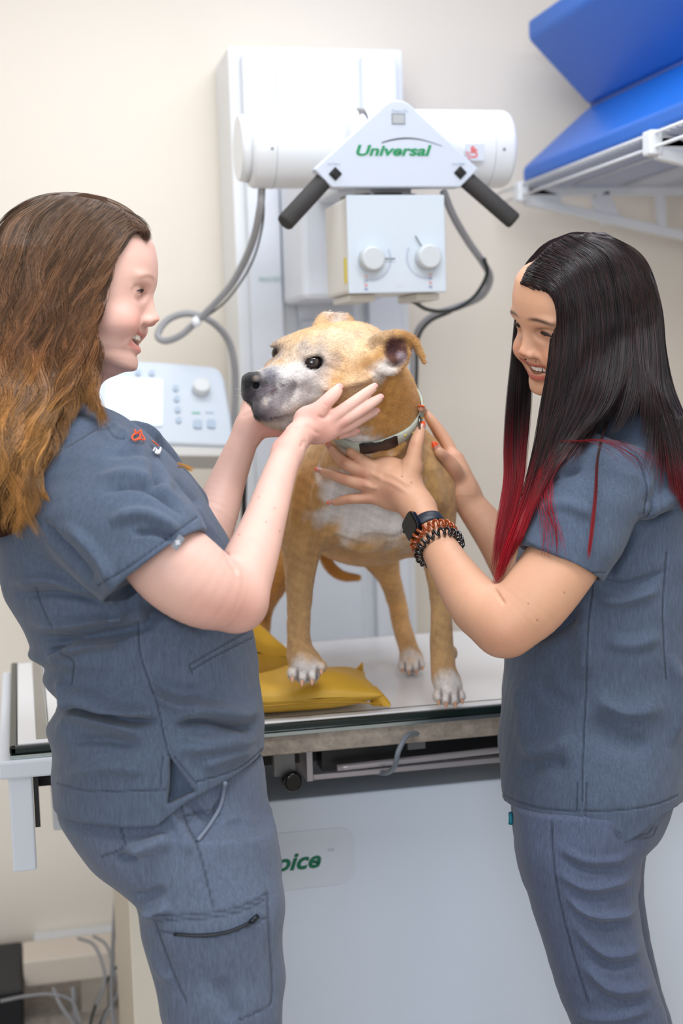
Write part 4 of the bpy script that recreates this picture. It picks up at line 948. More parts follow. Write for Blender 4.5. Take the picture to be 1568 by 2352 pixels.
def strands(guides, n, npts, rad, spread, seed=0, wave=(0, 60), clump=60, zmap=None, lift=.003, layers=.012, q_rng=None, colf=None, endspread=1., frizz=.0, sort_tail=.25):
    """guides: list of lists of (px, py, d). Every hair follows a blend of two neighbouring guides."""
    rs = np.random.RandomState(seed); GG = []
    for g in guides:
        P = catmull(np.array(g, float), 10); L = np.r_[0, np.cumsum(np.linalg.norm(np.diff(P[:, :2], axis=0), axis=1))]; t = np.linspace(0, 1, npts) * L[-1]; GG.append(np.stack([np.interp(t, L, P[:, k]) for k in range(3)], 1))
    GG = np.array(GG); ng = len(GG); t = np.linspace(0, 1, npts)
    cq = np.sort(rs.uniform(0, ng - 1, clump)); cph = rs.uniform(0, 6.28, clump); camp = rs.uniform(.5, 1.3, clump); clen = rs.uniform(1 - sort_tail, 1.0, clump); clay = rs.uniform(0, 1, clump); cbr = rs.uniform(.78, 1.25, clump); csx = rs.normal(0, 1, clump)
    A = []; CCs = []
    for h in range(n):
        c = rs.randint(clump); q = np.clip(cq[c] + rs.normal(0, .10) * ng / 5, 0, ng - 1.001); i = int(q); f = q - i; P = GG[i] * (1 - f) + GG[min(i + 1, ng - 1)] * f
        qc = cq[c]; ic = int(min(qc, ng - 1.001)); fc = qc - ic; Pc = GG[ic] * (1 - fc) + GG[min(ic + 1, ng - 1)] * fc
        cl = (t ** .8 * .72)[:, None]; P = P * (1 - cl) + Pc * cl                       # clump towards the lock
        ln = clen[c] * rs.uniform(.93, 1.0); P = np.stack([np.interp(t * ln, t, P[:, k]) for k in range(3)], 1)
        ph = cph[c] + rs.normal(0, .25); y = P[:, 1]; amp = wave[0] * camp[c] * np.clip(t * 2.0, 0, 1)
        P[:, 0] += amp * np.sin(y / wave[1] * 2.2 + ph) + (rs.normal(0, 1) * spread * (.35 + .65 * t * endspread)) + csx[c] * spread * .5 * t + frizz * np.cumsum(rs.normal(0, 1, npts)) * .3
        lay = clay[c] * .6 + rs.uniform(0, .4); dz = -layers * lay * np.clip(t * 6, 0, 1) + .004 * camp[c] * np.cos(y / wave[1] * 2.2 + ph) * (wave[0] > 0)
        D = P[:, 2] + dz; M = np.stack([(P[:, 0] - CX) / FPX * D, (CY - P[:, 1]) / FPX * D, D], 1)
        A.append(M); b = cbr[c] * rs.uniform(.85, 1.15); CCs.append(np.clip(colf(P[:, 1], rs, c, t) * b, 0, 1))
    A = np.array(A)
    if zmap is not None:
        flat = A.reshape(-1, 3); z = zmap_get(zmap, flat).reshape(n, npts); zz = np.where(z < 50, z - lift, 99)
        D = np.minimum(A[:, :, 2], zz - rs.uniform(0, layers * .8, (n, 1)) * (zz < 50)); 
        for _ in range(14): D[:, 1:-1] = np.minimum(D[:, 1:-1], (D[:, :-2] + D[:, 2:] + D[:, 1:-1]) / 3 + 1e-9)
        A = A * (D / A[:, :, 2])[:, :, None]
    # three-sided tubes
    T = np.gradient(A, axis=1); T /= np.linalg.norm(T, axis=2)[:, :, None] + 1e-9; n1 = np.cross(T, [0, 0, 1.]); n1 /= np.linalg.norm(n1, axis=2)[:, :, None] + 1e-9; n2 = np.cross(T, n1)
    r_ = rad * np.clip(np.minimum(1, (1 - t) * 5 + .15), 0, 1)[None, :, None] * rs.uniform(.7, 1.3, (n, 1, 1))
    ring = np.stack([A + r_ * (math.cos(a) * n1 + math.sin(a) * n2) for a in (0, 2.094, 4.189)], 2)
    V = ring.reshape(-1, 3); base = (np.arange(n)[:, None] * npts + np.arange(npts - 1)[None]).ravel() * 3
    Fq = np.concatenate([np.stack([base + j, base + (j + 1) % 3, base + 3 + (j + 1) % 3, base + 3 + j], 1) for j in range(3)]); CC = np.repeat(np.array(CCs).reshape(-1, 3), 3, 0)
    return V, Fq, CC
def core_mat(name): return mat(name, (50, 34, 26), .9, attr=True, spec=.05, bump=[((500, 60, 500), .5)])
def hair_mat(name, rough=.38, spec=.5, sh=0.):
    m = mat(name, (90, 60, 40), rough, attr=True, spec=spec, sheen=sh)
    b = m.node_tree.nodes['Principled BSDF']; b.inputs['Anisotropic'].default_value = .6
    return m
def scrub_mat(name, rgb):
    return mat(name, rgb, .85, attr=True, spec=.2, var=[((700, 700, 70), .20), ((260, 260, 35), .12), ((6, 6, 6), .05)], bump=[((1100, 1100, 500), .25), (18, .35)], sheen=.15)
def stations(rows, d_of=None):
    """rows (py, pxL, pxR, d, halfdepth) -> loft stations in the camera frame (t=y, cs=x, cd=z, a, b)"""
    out = []
    for py_, L, R, d, hd in rows: out.append(((CY - py_) / FPX * d, ((L + R) / 2 - CX) / FPX * d, d, (R - L) / 2 / FPX * d, hd))
    return out
def cloth(F_, name, m, parent, base, fl, seams, big=.0022, seam_w=2.2, sink=-.0016, sm=2, seed=3, wr=.0012, light=1.35):
    V, Fq = F_.mesh(sm); N = vnormals(V, Fq); V = folds(V, Fq, fl, N); N = vnormals(V, Fq)
    V = V + N * (vnoise(V, (26, 34, 26), seed) * wr + vnoise(V, (60, 80, 60), seed + 1) * wr * .35 + vnoise(V, (9, 30, 12), seed + 2) * big)[:, None]
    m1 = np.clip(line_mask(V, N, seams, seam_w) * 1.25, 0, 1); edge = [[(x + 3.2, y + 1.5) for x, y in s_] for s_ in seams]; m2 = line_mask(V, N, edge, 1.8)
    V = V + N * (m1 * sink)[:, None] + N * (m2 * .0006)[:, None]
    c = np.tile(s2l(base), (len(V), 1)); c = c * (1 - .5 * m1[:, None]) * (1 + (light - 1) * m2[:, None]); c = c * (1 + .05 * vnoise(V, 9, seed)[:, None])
    return to_mesh(name, V, Fq, m, parent, c), V, Fq, N
SCR_L = (82, 94, 114); SCR_R = (78, 90, 110)
M_scrL = scrub_mat('slate_scrub_fabric_heather', SCR_L); M_scrR = scrub_mat('slate_scrub_fabric', SCR_R)
M_skinL = mat('fair_skin', (230, 190, 176), .5, attr=True, sss=.15, var=(40, .03), bump=[(600, .12), (180, .05)], spec=.4)
M_skinR = mat('warm_skin', (210, 160, 130), .48, attr=True, sss=.15, var=(40, .03), bump=[(600, .12), (180, .05)], spec=.4)
M_tooth = mat('tooth_enamel', (238, 232, 222), .25)
M_white_eye = mat('eye_white', (226, 222, 220), .15); M_iris = mat('iris_brown', (52, 36, 30), .1)
M_lash = mat('lash_dark', (34, 24, 22), .6)
M_shoe = mat('white_shoe', (210, 210, 214), .5)

# ------------------------------------------------------------------ woman on the left
pL = empty('person', (0.08, 1.88, 0), 'woman at left with wavy brown hair and blue scrubs, hands under the dog head', 'person')
dL = 1.88; frL = (C(215, 677, dL), nrm((1, .0, -.02)), nrm((-.02, 0, -1)), AY)
S = Field((-.43, -.29, 1.58), (.075, .44, 2.24), .0018)
S.chain([c4(150, 800, 1.90, 92), c4(128, 900, 1.90, 90), c4(112, 980, 1.90, 110)], k=.02)
S.chain([c4(190, 880, 1.89, 30), c4(190, 960, 1.89, 40), c4(235, 1010, 1.90, 45)], k=.02)
S.ell(C(236, 836, 1.885), (.030, .018, .036), k=.02)
head_sdf(S, frL, smile=.9, mouth_gap=.0032, eye_open=.0003)
S.ell(C(120, 1040, 1.90), (.11, .05, .15), k=.04)
# near arm
armN = [c4(235, 1120, 1.77, 70), c4(330, 1235, 1.71, 86), c4(400, 1300, 1.70, 101), c4(468, 1350, 1.705, 93), c4(535, 1378, 1.73, 70)]
S.chain(armN, k=.02); S.ell(C(548, 1402, 1.735), (.027, .022, .024), k=.02)
S.chain([c4(543, 1365, 1.735, 74), c4(576, 1282, 1.775, 62), c4(606, 1200, 1.825, 50), c4(636, 1105, 1.885, 40), c4(660, 1040, 1.93, 34)], k=.012)
# near hand, palm under the jaw
hd = 1.985
S.chain([c4(660, 1040, 1.93, 34), c4(683, 1003, 1.955, 32), c4(715, 978, 1.975, 31)], k=.012)
S.ell(C(738, 978, 1.982), (.030, .024, .015), k=.012, rot=np.array([[.93, .34, .1], [-.34, .93, 0], [-.1, 0, 1]]))
S.ell(C(712, 962, 1.975), (.022, .018, .014), k=.010)
thumbL = [(*SN(706, 962, 1.972), .0125), (*SN(728, 944, 1.968), .0115), (*SN(750, 922, 1.970), .0100), (*SN(766, 906, 1.976), .0094), (*SN(774, 897, 1.982), .0080)]
fingL = [
    [(*SN(752, 968, 1.980), .0095), (*SN(780, 948, 1.975), .0095), (*SN(815, 922, 1.978), .0084), (*SN(842, 902, 1.990), .0074), (*SN(855, 892, 2.000), .0064)],
    [(*SN(760, 980, 1.985), .0095), (*SN(795, 962, 1.978), .0092), (*SN(834, 939, 1.982), .0081), (*SN(858, 923, 1.994), .0072), (*SN(869, 916, 2.004), .0062)],
    [(*SN(762, 990, 1.990), .0090), (*SN(795, 980, 1.988), .0086), (*SN(830, 961, 1.995), .0076), (*SN(850, 951, 2.006), .0067), (*SN(860, 947, 2.014), .0058)],
    [(*SN(752, 995, 1.995), .0085), (*SN(778, 997, 2.000), .0074), (*SN(798, 995, 2.008), .0066), (*SN(814, 993, 2.016), .0056)]]
S.fingers(None, [thumbL] + fingL, k=.009)
# far arm and hand
S.chain([c4(330, 1120, 2.06, 90), c4(440, 1260, 2.06, 70), c4(490, 1190, 2.08, 54), c4(520, 1110, 2.10, 43), c4(552, 1030, 2.11, 35), c4(572, 985, 2.115, 32)], k=.015)
S.chain([c4(572, 985, 2.115, 32), c4(600, 972, 2.118, 33), c4(640, 975, 2.12, 28)], k=.012)
S.chain([c4(580, 965, 2.118, 30), c4(572, 935, 2.122, 18), c4(578, 905, 2.12, 13)], k=.012)
S.fingers(None, [[(*C(590 + i * 8, 955 + i * 10, 2.125), .0105), (*C(625 + i * 8, 935 + i * 12, 2.15), .0090), (*C(655 + i * 8, 915 + i * 12, 2.165), .0078), (*C(680 + i * 7, 900 + i * 12, 2.165), .0065)] for i in range(4)], k=.008)
V, Fq = S.mesh(2)
V = folds(V, Fq, [([(512, 1262), (530, 1290), (548, 1320)], 5, -.0022), ([(735, 1000), (715, 985), (700, 975)], 5, -.0008), ([(727, 954), (745, 960), (762, 945)], 4, -.0010),
    ([(742, 925), (752, 935)], 2.2, -.0006), ([(690, 1030), (700, 1010)], 5, -.0010)])
N = vnormals(V, Fq); c = np.tile(s2l((224, 182, 168)), (len(V), 1)); red = s2l((226, 150, 136))
c = c * (1 + .03 * vnoise(V, 30, 7)[:, None])
for x, y, r, a in ((560, 1400, 60, .35), (480, 1400, 60, .25), (750, 1000, 45, .45), (722, 952, 20, .4), (752, 928, 12, .35), (790, 975, 14, .4), (620, 985, 40, .5), (640, 1000, 25, .6), (835, 940, 12, .3)):
    Q = px_of(V); a_ = (a * np.exp(-((Q[:, 0] - x) ** 2 + (Q[:, 1] - y) ** 2) / r ** 2))[:, None]; c = c * (1 - a_) + red * a_
c = head_color(V, c, frL, s2l((214, 140, 132)), s2l((150, 108, 84)), s2l((230, 150, 136)), .9)
for x, y in ((594, 1142), (611, 1199), (642, 1220), (549, 1228), (631, 1167)):
    Q = px_of(V); a_ = (.7 * np.exp(-((Q[:, 0] - x) ** 2 + (Q[:, 1] - y) ** 2) / 2.2 ** 2))[:, None]; c = c * (1 - a_) + s2l((170, 100, 80)) * a_
to_mesh('body', V, Fq, M_skinL, pL, c); VL_body = V; FL_body = Fq
eyes(frL, pL, M_white_eye, M_iris); lashes(frL, pL, M_lash)
teeth(frL, pL, M_tooth, .9, True, hgt=.0088, t0=-.0520, back=-.0022); teeth(frL, pL, M_tooth, .9, False, 8, -.0735, .0055, .003)
M_nailN = mat('bare_nail', (232, 168, 160), .25, coat=.4)
for ch, nr_ in ((thumbL, (-.1, .35, -1)), (fingL[0], (.25, .5, -.9)), (fingL[1], (.25, .5, -.9)), (fingL[2], (.25, .5, -.9)), (fingL[3], (.1, .6, -.8))):
    a, b = np.array(ch[-2][:3]), np.array(ch[-1][:3]); dv = nrm(b - a); nv = np.array(nr_); nv = nrm(nv - dv * (nv @ dv)); nail(pL, b + nv * ch[-1][3] * .93 + dv * .0002, dv, nv, .0125 if ch is thumbL else .0105, .0118 if ch is thumbL else .0092, M_nailN)
# ring on the little finger side
ra = C(779, 993, 1.998); rg = [c2w(ra + .0098 * (math.cos(q) * np.array([.25, .95, 0]) + math.sin(q) * np.array([0, .1, -1.]))) for q in np.linspace(0, 6.2832, 20)]
rt = tube('ring', rg, .0017, mat('gold', (200, 160, 90), .2, 1), pL, k=8, n=0)

# scrub top
TL = Field((-.50, -.42, 1.60), (.02, .20, 2.16), .0021)
dT = 1.90
TL.loft(AY, AX, AZ, stations([(925, 70, 215, 1.90, .055), (960, 50, 290, 1.90, .115), (1000, 20, 338, 1.90, .150), (1060, -8, 398, 1.90, .170), (1120, -20, 452, 1.90, .175), (1190, -25, 498, 1.90, .175), (1250, -12, 530, 1.90, .175), (1310, 2, 552, 1.90, .170),
    (1370, 22, 566, 1.90, .168), (1430, 60, 576, 1.90, .165), (1475, 80, 583, 1.90, .165), (1500, 78, 586, 1.90, .165), (1525, 108, 588, 1.90, .163), (1560, 104, 591, 1.90, .166), (1595, 140, 596, 1.90, .164), (1620, 136, 599, 1.90, .164), (1665, 114, 603, 1.90, .168), (1720, 128, 604, 1.90, .168), (1780, 128, 603, 1.90, .168), (1838, 131, 598, 1.90, .168)]), k=.0, p=2.15, endk=.004)
sa = nrm((.60, -.80, -.10)); sd_ = nrm(np.cross(sa, (0, 0, 1.))); sd_ = sd_ if sd_[0] > 0 else -sd_; sdp = nrm(np.cross(sa, sd_))
def along(px_, py_, d): p = C(px_, py_, d); return (p @ sa, p @ sd_, p @ sdp)
def sleeve_st(px_, py_, d, a, b): t_, s_, q_ = along(px_, py_, d); return (t_, s_, q_, a, b)
TL.loft(sa, sd_, sdp, [sleeve_st(165, 1060, 1.79, .080, .065), sleeve_st(215, 1125, 1.755, .088, .072), sleeve_st(270, 1195, 1.725, .084, .072), sleeve_st(320, 1255, 1.705, .080, .073), sleeve_st(356, 1302, 1.695, .0755, .071)], k=.02, p=2.1, endk=.003)
TL.loft(sa, sd_, sdp, [sleeve_st(345, 1288, 1.697, .0700, .0640), sleeve_st(362, 1310, 1.693, .0710, .0660)], k=.002, p=2.1, op='sub')
# far sleeve
TL.chain([c4(300, 1060, 2.04, 90), c4(400, 1180, 2.06, 88)], k=.03)
# neck opening
TL.chain([c4(165, 900, 1.90, 62), c4(215, 950, 1.90, 40), c4(262, 992, 1.895, 12)], k=.004, op='sub')
TL.chain([c4(150, 905, 1.90, 90), c4(150, 880, 1.90, 90)], k=.004, op='sub')
def wedge(F_, tri, d, z0, z1, k=.002):
    T3 = np.array([C(x, y, d)[:2] for x, y in tri]); cen = T3.mean(0)
    def fn(X, Y, Z):
        d_ = None
        for i in range(len(T3)):
            a, b = T3[i], T3[(i + 1) % len(T3)]; e = b - a; n_ = np.array([e[1], -e[0]]); n_ /= np.linalg.norm(n_); n_ = n_ if (cen - a) @ n_ < 0 else -n_
            q = (X - a[0]) * n_[0] + (Y - a[1]) * n_[1]; d_ = q if d_ is None else np.maximum(d_, q)
        return np.maximum(np.maximum(d_, z0 - Z), Z - z1)
    lo = np.r_[T3.min(0) - .01, z0 - .01]; hi = np.r_[T3.max(0) + .01, z1 + .01]; F_.func(lo, hi, fn, k=k, op='sub')
wedge(TL, [(388, 1728), (382, 1850), (447, 1822)], 1.74, 1.5, 1.762)
wedge(TL, [(380, 1870), (446, 1817), (520, 1785), (620, 1744), (680, 1750), (680, 1900), (380, 1900)], 1.80, 1.5, 2.3)
foldsL = [
    # sleeve
    ([(235, 1000), (330, 1000), (390, 1030), (428, 1095)], 15, .006), ([(235, 1050), (330, 1036), (400, 1070), (440, 1150)], 11, -.0045), ([(210, 960), (300, 975), (360, 1010)], 10, .006),
    ([(220, 1100), (320, 1095), (420, 1160)], 13, .004), ([(230, 1135), (330, 1125), (425, 1190)], 9, -.0035), ([(250, 1200), (330, 1185), (420, 1225)], 12, .005), ([(300, 1225), (360, 1222), (410, 1245)], 7, -.004),
    ([(150, 1200), (230, 1290), (262, 1370)], 14, .004), ([(95, 1190), (150, 1260), (215, 1340)], 10, -.012),
    ([(355, 1010), (368, 1070), (352, 1130)], 14, -.010), ([(470, 1160), (430, 1130), (395, 1105)], 14, -.010),
    # back and waist
    ([(20, 1340), (120, 1330), (220, 1360)], 12, .006), ([(30, 1370), (140, 1365), (250, 1390)], 8, -.006), ([(60, 1430), (170, 1430), (290, 1410), (330, 1390)], 14, .009), ([(80, 1465), (180, 1470), (290, 1450), (360, 1430)], 9, -.009),
    ([(110, 1520), (140, 1500), (200, 1480), (300, 1475)], 12, .009), ([(110, 1500), (170, 1480)], 7, -.009), ([(130, 1560), (165, 1610), (210, 1640)], 12, .006), ([(112, 1640), (180, 1600), (260, 1625), (360, 1640)], 15, .010),
    ([(135, 1620), (200, 1630), (290, 1655), (370, 1655)], 8, -.010), ([(120, 1690), (170, 1650), (260, 1668), (340, 1690)], 14, .007), ([(150, 1700), (240, 1700), (330, 1715)], 12, -.005),
    ([(400, 1640), (480, 1630), (560, 1640), (600, 1600)], 16, .008), ([(395, 1665), (470, 1655), (560, 1672), (600, 1650)], 9, -.009), ([(400, 1720), (480, 1715), (570, 1700), (600, 1680)], 14, .006), ([(405, 1690), (470, 1700), (560, 1690)], 9, .004),
    ([(330, 1440), (380, 1400), (440, 1430)], 14, -.008), ([(320, 1400), (400, 1390), (480, 1450)], 16, -.008), ([(350, 1560), (420, 1590), (480, 1580)], 16, -.004), ([(330, 1580), (400, 1620), (470, 1610)], 12, .005),
    ([(150, 1780), (250, 1760), (350, 1770)], 18, .004), ([(450, 1760), (520, 1740), (590, 1720)], 14, .004),
    # chest
    ([(420, 1110), (460, 1180), (505, 1235)], 12, .004), ([(300, 965), (350, 1005), (395, 1060)], 8, .004), ([(255, 935), (300, 985), (330, 1015)], 6, -.004), ([(240, 955), (285, 1000), (320, 1030)], 6, .003)]
seamsL = [[(318, 1430), (322, 1500), (345, 1570), (362, 1620), (375, 1680), (388, 1735)], [(226, 1345), (300, 1300), (385, 1237), (452, 1188)], [(132, 1800), (200, 1816), (290, 1818), (382, 1814)], [(452, 1796), (510, 1780), (560, 1758), (603, 1722)],
    [(435, 1528), (500, 1490), (572, 1450)], [(440, 1540), (500, 1505), (578, 1466)], [(435, 1528), (442, 1545)], [(374, 1740), (368, 1812)], [(402, 1740), (452, 1800)], [(140, 1035), (90, 1080), (90, 1130)], [(215, 990), (150, 1030)], [(135, 1500), (168, 1520), (165, 1570)], [(85, 1350), (95, 1390), (120, 1440)], [(225, 950), (262, 1002), (285, 1008)]]
_, VTL, FTL, NTL = cloth(TL, 'scrub_top', M_scrL, pL, SCR_L, foldsL, seamsL, seed=11)
# trousers
BL = Field((-.42, -1.52, 1.60), (.12, -.30, 2.24), .003)
BL.loft(AY, AX, AZ, stations([(1735, 150, 598, 1.90, .136), (1830, 141, 614, 1.90, .146), (1890, 156, 630, 1.90, .155), (1960, 205, 641, 1.90, .15), (2010, 262, 646, 1.90, .14)]), k=.0, p=2.2)
BL.loft(AY, AX, AZ, stations([(1900, 175, 632, 1.83, .09), (1968, 240, 642, 1.83, .092), (2060, 303, 649, 1.82, .09), (2150, 330, 651, 1.82, .088), (2220, 348, 651, 1.82, .085), (2290, 368, 650, 1.82, .082), (2352, 376, 648, 1.82, .08), (2600, 420, 625, 1.82, .07), (3000, 440, 590, 1.83, .055), (3330, 435, 590, 1.84, .052)]), k=.02, p=2.2)
BL.loft(AY, AX, AZ, stations([(1850, 250, 628, 1.99, .09), (1968, 300, 640, 1.99, .09), (2150, 345, 645, 1.99, .085), (2352, 380, 640, 1.99, .08), (2600, 430, 620, 1.99, .07), (3130, 450, 590, 1.99, .05)]), k=.02, p=2.2)
foldsLB = [([(285, 1960), (340, 1945), (400, 1930)], 14, .007), ([(265, 1975), (320, 1968)], 9, -.006), ([(320, 2090), (350, 2100), (390, 2080)], 12, .006), ([(300, 2060), (340, 2060), (380, 2040)], 10, -.005), ([(345, 2180), (360, 2230), (400, 2260)], 12, .004), ([(430, 1830), (480, 1880), (520, 1830)], 6, -.004), ([(490, 1900), (540, 1880), (600, 1900)], 18, .004), ([(350, 1830), (400, 1880), (440, 1960)], 16, .004), ([(500, 2250), (520, 2300), (540, 2350)], 20, -.004)]
seamsLB = [[(388, 1760), (430, 1890), (450, 1930), (470, 2000), (490, 2085)], [(515, 1800), (505, 1850), (480, 1895), (452, 1930)], [(430, 1873), (480, 1862)], [(264, 1838), (275, 1890), (285, 1945), (235, 1968)], [(352, 2105), (480, 2098), (560, 2080), (614, 2052)], [(362, 2140), (480, 2152), (560, 2132), (616, 2106)],
    [(614, 2052), (618, 2150), (625, 2290), (600, 2320), (545, 2345)], [(352, 2105), (375, 2170), (405, 2250), (428, 2300)], [(360, 2116), (480, 2109), (560, 2091), (606, 2068)]]
_, VBL, FBL, NBL = cloth(BL, 'scrub_trousers', M_scrL, pL, (92, 103, 124), foldsLB, seamsLB, seed=21, wr=.001, sink=-.0012, seam_w=3.0)
Zall = zmap_new(); zmap_add(Zall, VTL, FTL); zmap_add(Zall, VBL, FBL)
Zf = zmap_blur(Zall, 1)
def surf_line(pts, off, Zm=None):
    P = catmull(np.array(pts, float), 8) if len(pts) > 2 else np.array(pts, float); d = zmap_get(Zf if Zm is None else Zm, np.array([C(x, y, 1.9) for x, y in P])); ok = d < 50; d = np.where(ok, d, np.median(d[ok])) if ok.any() else d * 0 + 1.8
    for _ in range(4): d[1:-1] = (d[:-2] + d[1:-1] + d[2:]) / 3
    return [c2w(C(x, y, q - off)) for (x, y), q in zip(P, d)]
M_pipe = mat('scrub_piping', (120, 130, 150), .8)
z = tube('pocket_zipper', surf_line([(400, 2146), (470, 2148), (530, 2138), (588, 2112)], .0005), [.0035, .0045, .004, .003], mat('black_zip', (22, 28, 36), .35, bump=(900, .5)), pL, k=8, n=0, flat=.5)
zp = tube('zip_pull', surf_line([(575, 2118), (592, 2104)], .004), .0034, mat('zip_pull_metal', (40, 46, 54), .3, .6), pL, k=8, n=0)
tube('pocket_edge', surf_line([(517, 1798), (506, 1850), (482, 1893), (454, 1930)], -.0005), .0026, M_pipe, pL, k=8, n=0)
# embroidery: orange outline and white letters, sleeve tag with a cross
M_or = mat('orange_thread', (240, 92, 34), .6, bump=(900, .4)); M_wt = mat('white_thread', (232, 234, 238), .6)
tube('embroidery', surf_line([(318, 993), (323, 988), (325, 996), (332, 1010), (320, 1008), (309, 1011), (303, 1005), (308, 997), (316, 995)], .0012), .0011, M_or, pL, k=6, n=0)
tube('embroidery', surf_line([(309, 986), (311, 992), (318, 995), (322, 1003), (314, 1009)], .0012), .0011, M_or, pL, k=6, n=0)
tube('embroidery', surf_line([(350, 1013), (357, 1018), (364, 1024)], .0012), .0009, M_or, pL, k=6, n=0)
for seg in ([(352, 1036), (355, 1029), (359, 1032), (357, 1040)], [(359, 1041), (361, 1034), (364, 1036), (362, 1043)], [(362, 1043), (368, 1036), (369, 1027), (366, 1034), (364, 1040), (367, 1042)]):
    tube('embroidered_letter', surf_line(seg, .0012), .0009, M_wt, pL, k=6, n=0)
def tagplate(name, ctr, ex, ey, wdt, hgt, m, parent, off):
    p = np.array(surf_line([ctr, (ctr[0] + 1, ctr[1] + 1)], off)[0]); p = w2c(p); ex = nrm(ex); ey = nrm(ey); nn = np.cross(ex, ey); nn = nn if nn[2] < 0 else -nn
    bm = bmesh.new(); prism(bm, [c2w(p + ex * a * wdt / 2 + ey * b * hgt / 2) for a, b in ((-1, -1), (1, -1), (1, 1), (-1, 1))], (nn * .0012) @ BASIS, .0003); return obj(name, bm, m, parent), p + nn * .0012, nn
tg, tp, tn = tagplate('sleeve_tag', (409, 1246), (.80, -.60, -.15), (.55, .80, -.1), .0085, .0165, mat('tag_grey', (132, 138, 150), .5), pL, .0075)
for a_, b_ in ((.0060, .0018), (.0018, .0060)):
    ex = nrm((.80, -.60, -.15)); ey = nrm((.55, .80, -.1)); bm = bmesh.new(); prism(bm, [c2w(tp + ex * a * a_ / 2 + ey * b * b_ / 2) for a, b in ((-1, -1), (1, -1), (1, 1), (-1, 1))], (tn * .0004) @ BASIS, 0); q_ = obj('tag_cross', bm, M_wt, pL)
# hair: solid core and locks
HL = Field((-.55, -.06, 1.66), (-.22, .44, 2.04), .003)
HL.ell(C(146, 610, 1.885), (.096, .090, .079), k=.0, rot=nrm((1, 0, 0))[None] * 0 + np.eye(3))
HL.ell(C(210, 560, 1.885), (.068, .055, .074), k=.03)
HL.loft(AY, AX, AZ, stations([(600, -20, 225, 1.885, .088), (680, -60, 218, 1.885, .088), (760, -68, 205, 1.885, .088), (840, -70, 207, 1.88, .086), (900, -75, 195, 1.87, .085), (960, -78, 130, 1.85, .10), (1020, -80, 85, 1.83, .13), (1100, -80, 55, 1.80, .13), (1190, -80, 60, 1.79, .10), (1225, -75, 50, 1.79, .08)]), k=.02, p=2.4)
def cutface(X, Y, Z):                                # keep the face clear
    xr = np.interp(CY - Y / 1.84 * FPX, [430, 500, 545, 575, 610, 642, 680, 720, 770, 830, 900], [400, 400, 372, 290, 262, 226, 224, 214, 202, 214, 400]); return (xr - 3 - CX) / FPX * 1.84 - X
HL.func((-.6, -.0, 1.5), (-.2, .45, 2.1), cutface, k=.008, op='sub')
V, Fq = HL.mesh(2); Nh = vnormals(V, Fq); V = V + Nh * (vnoise(V, (90, 22, 90), 3) * .003)[:, None]
brd = s2l((66, 46, 35)); cc = np.tile(brd, (len(V), 1)); M_hairL = hair_mat('brown_hair', .42)
hL = to_mesh('hair', V, Fq, core_mat('brown_hair_mass'), pL, cc)
Zh = zmap_new(); zmap_add(Zh, V, Fq); zmap_add(Zh, VTL, FTL); Zh = zmap_blur(Zh, 1)
def colL(y, rs, c, t):
    a = np.interp(y, [440, 560, 760, 950, 1240], [0, .15, .4, .75, 1])[:, None]; r_ = rs.uniform(0, 1)
    top = s2l((104, 80, 62)); mid = s2l((134, 88, 50)); end = s2l((206, 150, 82)); base = np.where(a < .5, top + (mid - top) * a * 2, mid + (end - mid) * (a - .5) * 2)
    k_ = (.55, 1.05, .8, 1.3, .7)[c % 5]; return base * (.55 + .6 * r_) * k_
gL = [[(338, 545, 1.86), (330, 530, 1.84), (300, 538, 1.825), (270, 580, 1.812), (240, 640, 1.806), (222, 700, 1.80), (208, 770, 1.80), (216, 850, 1.80), (206, 905, 1.79), (232, 955, 1.79), (262, 1000, 1.80)],
      [(322, 512, 1.87), (285, 520, 1.83), (245, 580, 1.81), (212, 660, 1.80), (192, 740, 1.795), (186, 820, 1.795), (192, 890, 1.79), (160, 935, 1.78), (140, 960, 1.76)],
      [(280, 484, 1.875), (225, 530, 1.82), (175, 620, 1.80), (150, 720, 1.795), (140, 820, 1.795), (140, 900, 1.78), (110, 980, 1.74), (75, 1060, 1.73), (70, 1150, 1.73), (85, 1235, 1.73)],
      [(215, 458, 1.88), (150, 520, 1.82), (105, 620, 1.80), (90, 740, 1.795), (80, 860, 1.79), (62, 980, 1.75), (42, 1090, 1.73), (50, 1180, 1.73), (55, 1245, 1.73)],
      [(150, 448, 1.89), (80, 510, 1.83), (40, 620, 1.80), (30, 760, 1.795), (25, 900, 1.78), (15, 1020, 1.74), (5, 1130, 1.73), (10, 1240, 1.73)],
      [(110, 450, 1.89), (20, 520, 1.85), (-30, 640, 1.81), (-45, 800, 1.80), (-45, 950, 1.77), (-45, 1100, 1.74), (-40, 1235, 1.73)]]
sv, sf, sc = strands(gL, 8500, 48, .00042, 6, seed=3, wave=(15, 58), clump=95, zmap=Zh, lift=.002, layers=.016, colf=colL)
g2 = [[(150, 925, 1.74), (128, 950, 1.735), (100, 1010, 1.72), (80, 1070, 1.715), (92, 1130, 1.71), (118, 1162, 1.71)], [(165, 915, 1.74), (135, 945, 1.735), (112, 1010, 1.72), (88, 1075, 1.715), (96, 1120, 1.71), (115, 1155, 1.71)]]
sv2, sf2, sc2 = strands(g2, 350, 30, .0004, 3, seed=5, wave=(2, 50), clump=6, zmap=Zh, lift=.003, layers=.006, colf=colL, sort_tail=.08)
g3 = [[(408, 1062, 1.80), (425, 1068, 1.79), (444, 1078, 1.78)], [(408, 1074, 1.80), (425, 1076, 1.79), (440, 1085, 1.78)]]
sv3, sf3, sc3 = strands(g3, 60, 8, .0003, 3, seed=6, clump=5, colf=lambda y, rs, c, t: np.tile(s2l((214, 160, 84)), (len(y), 1)))
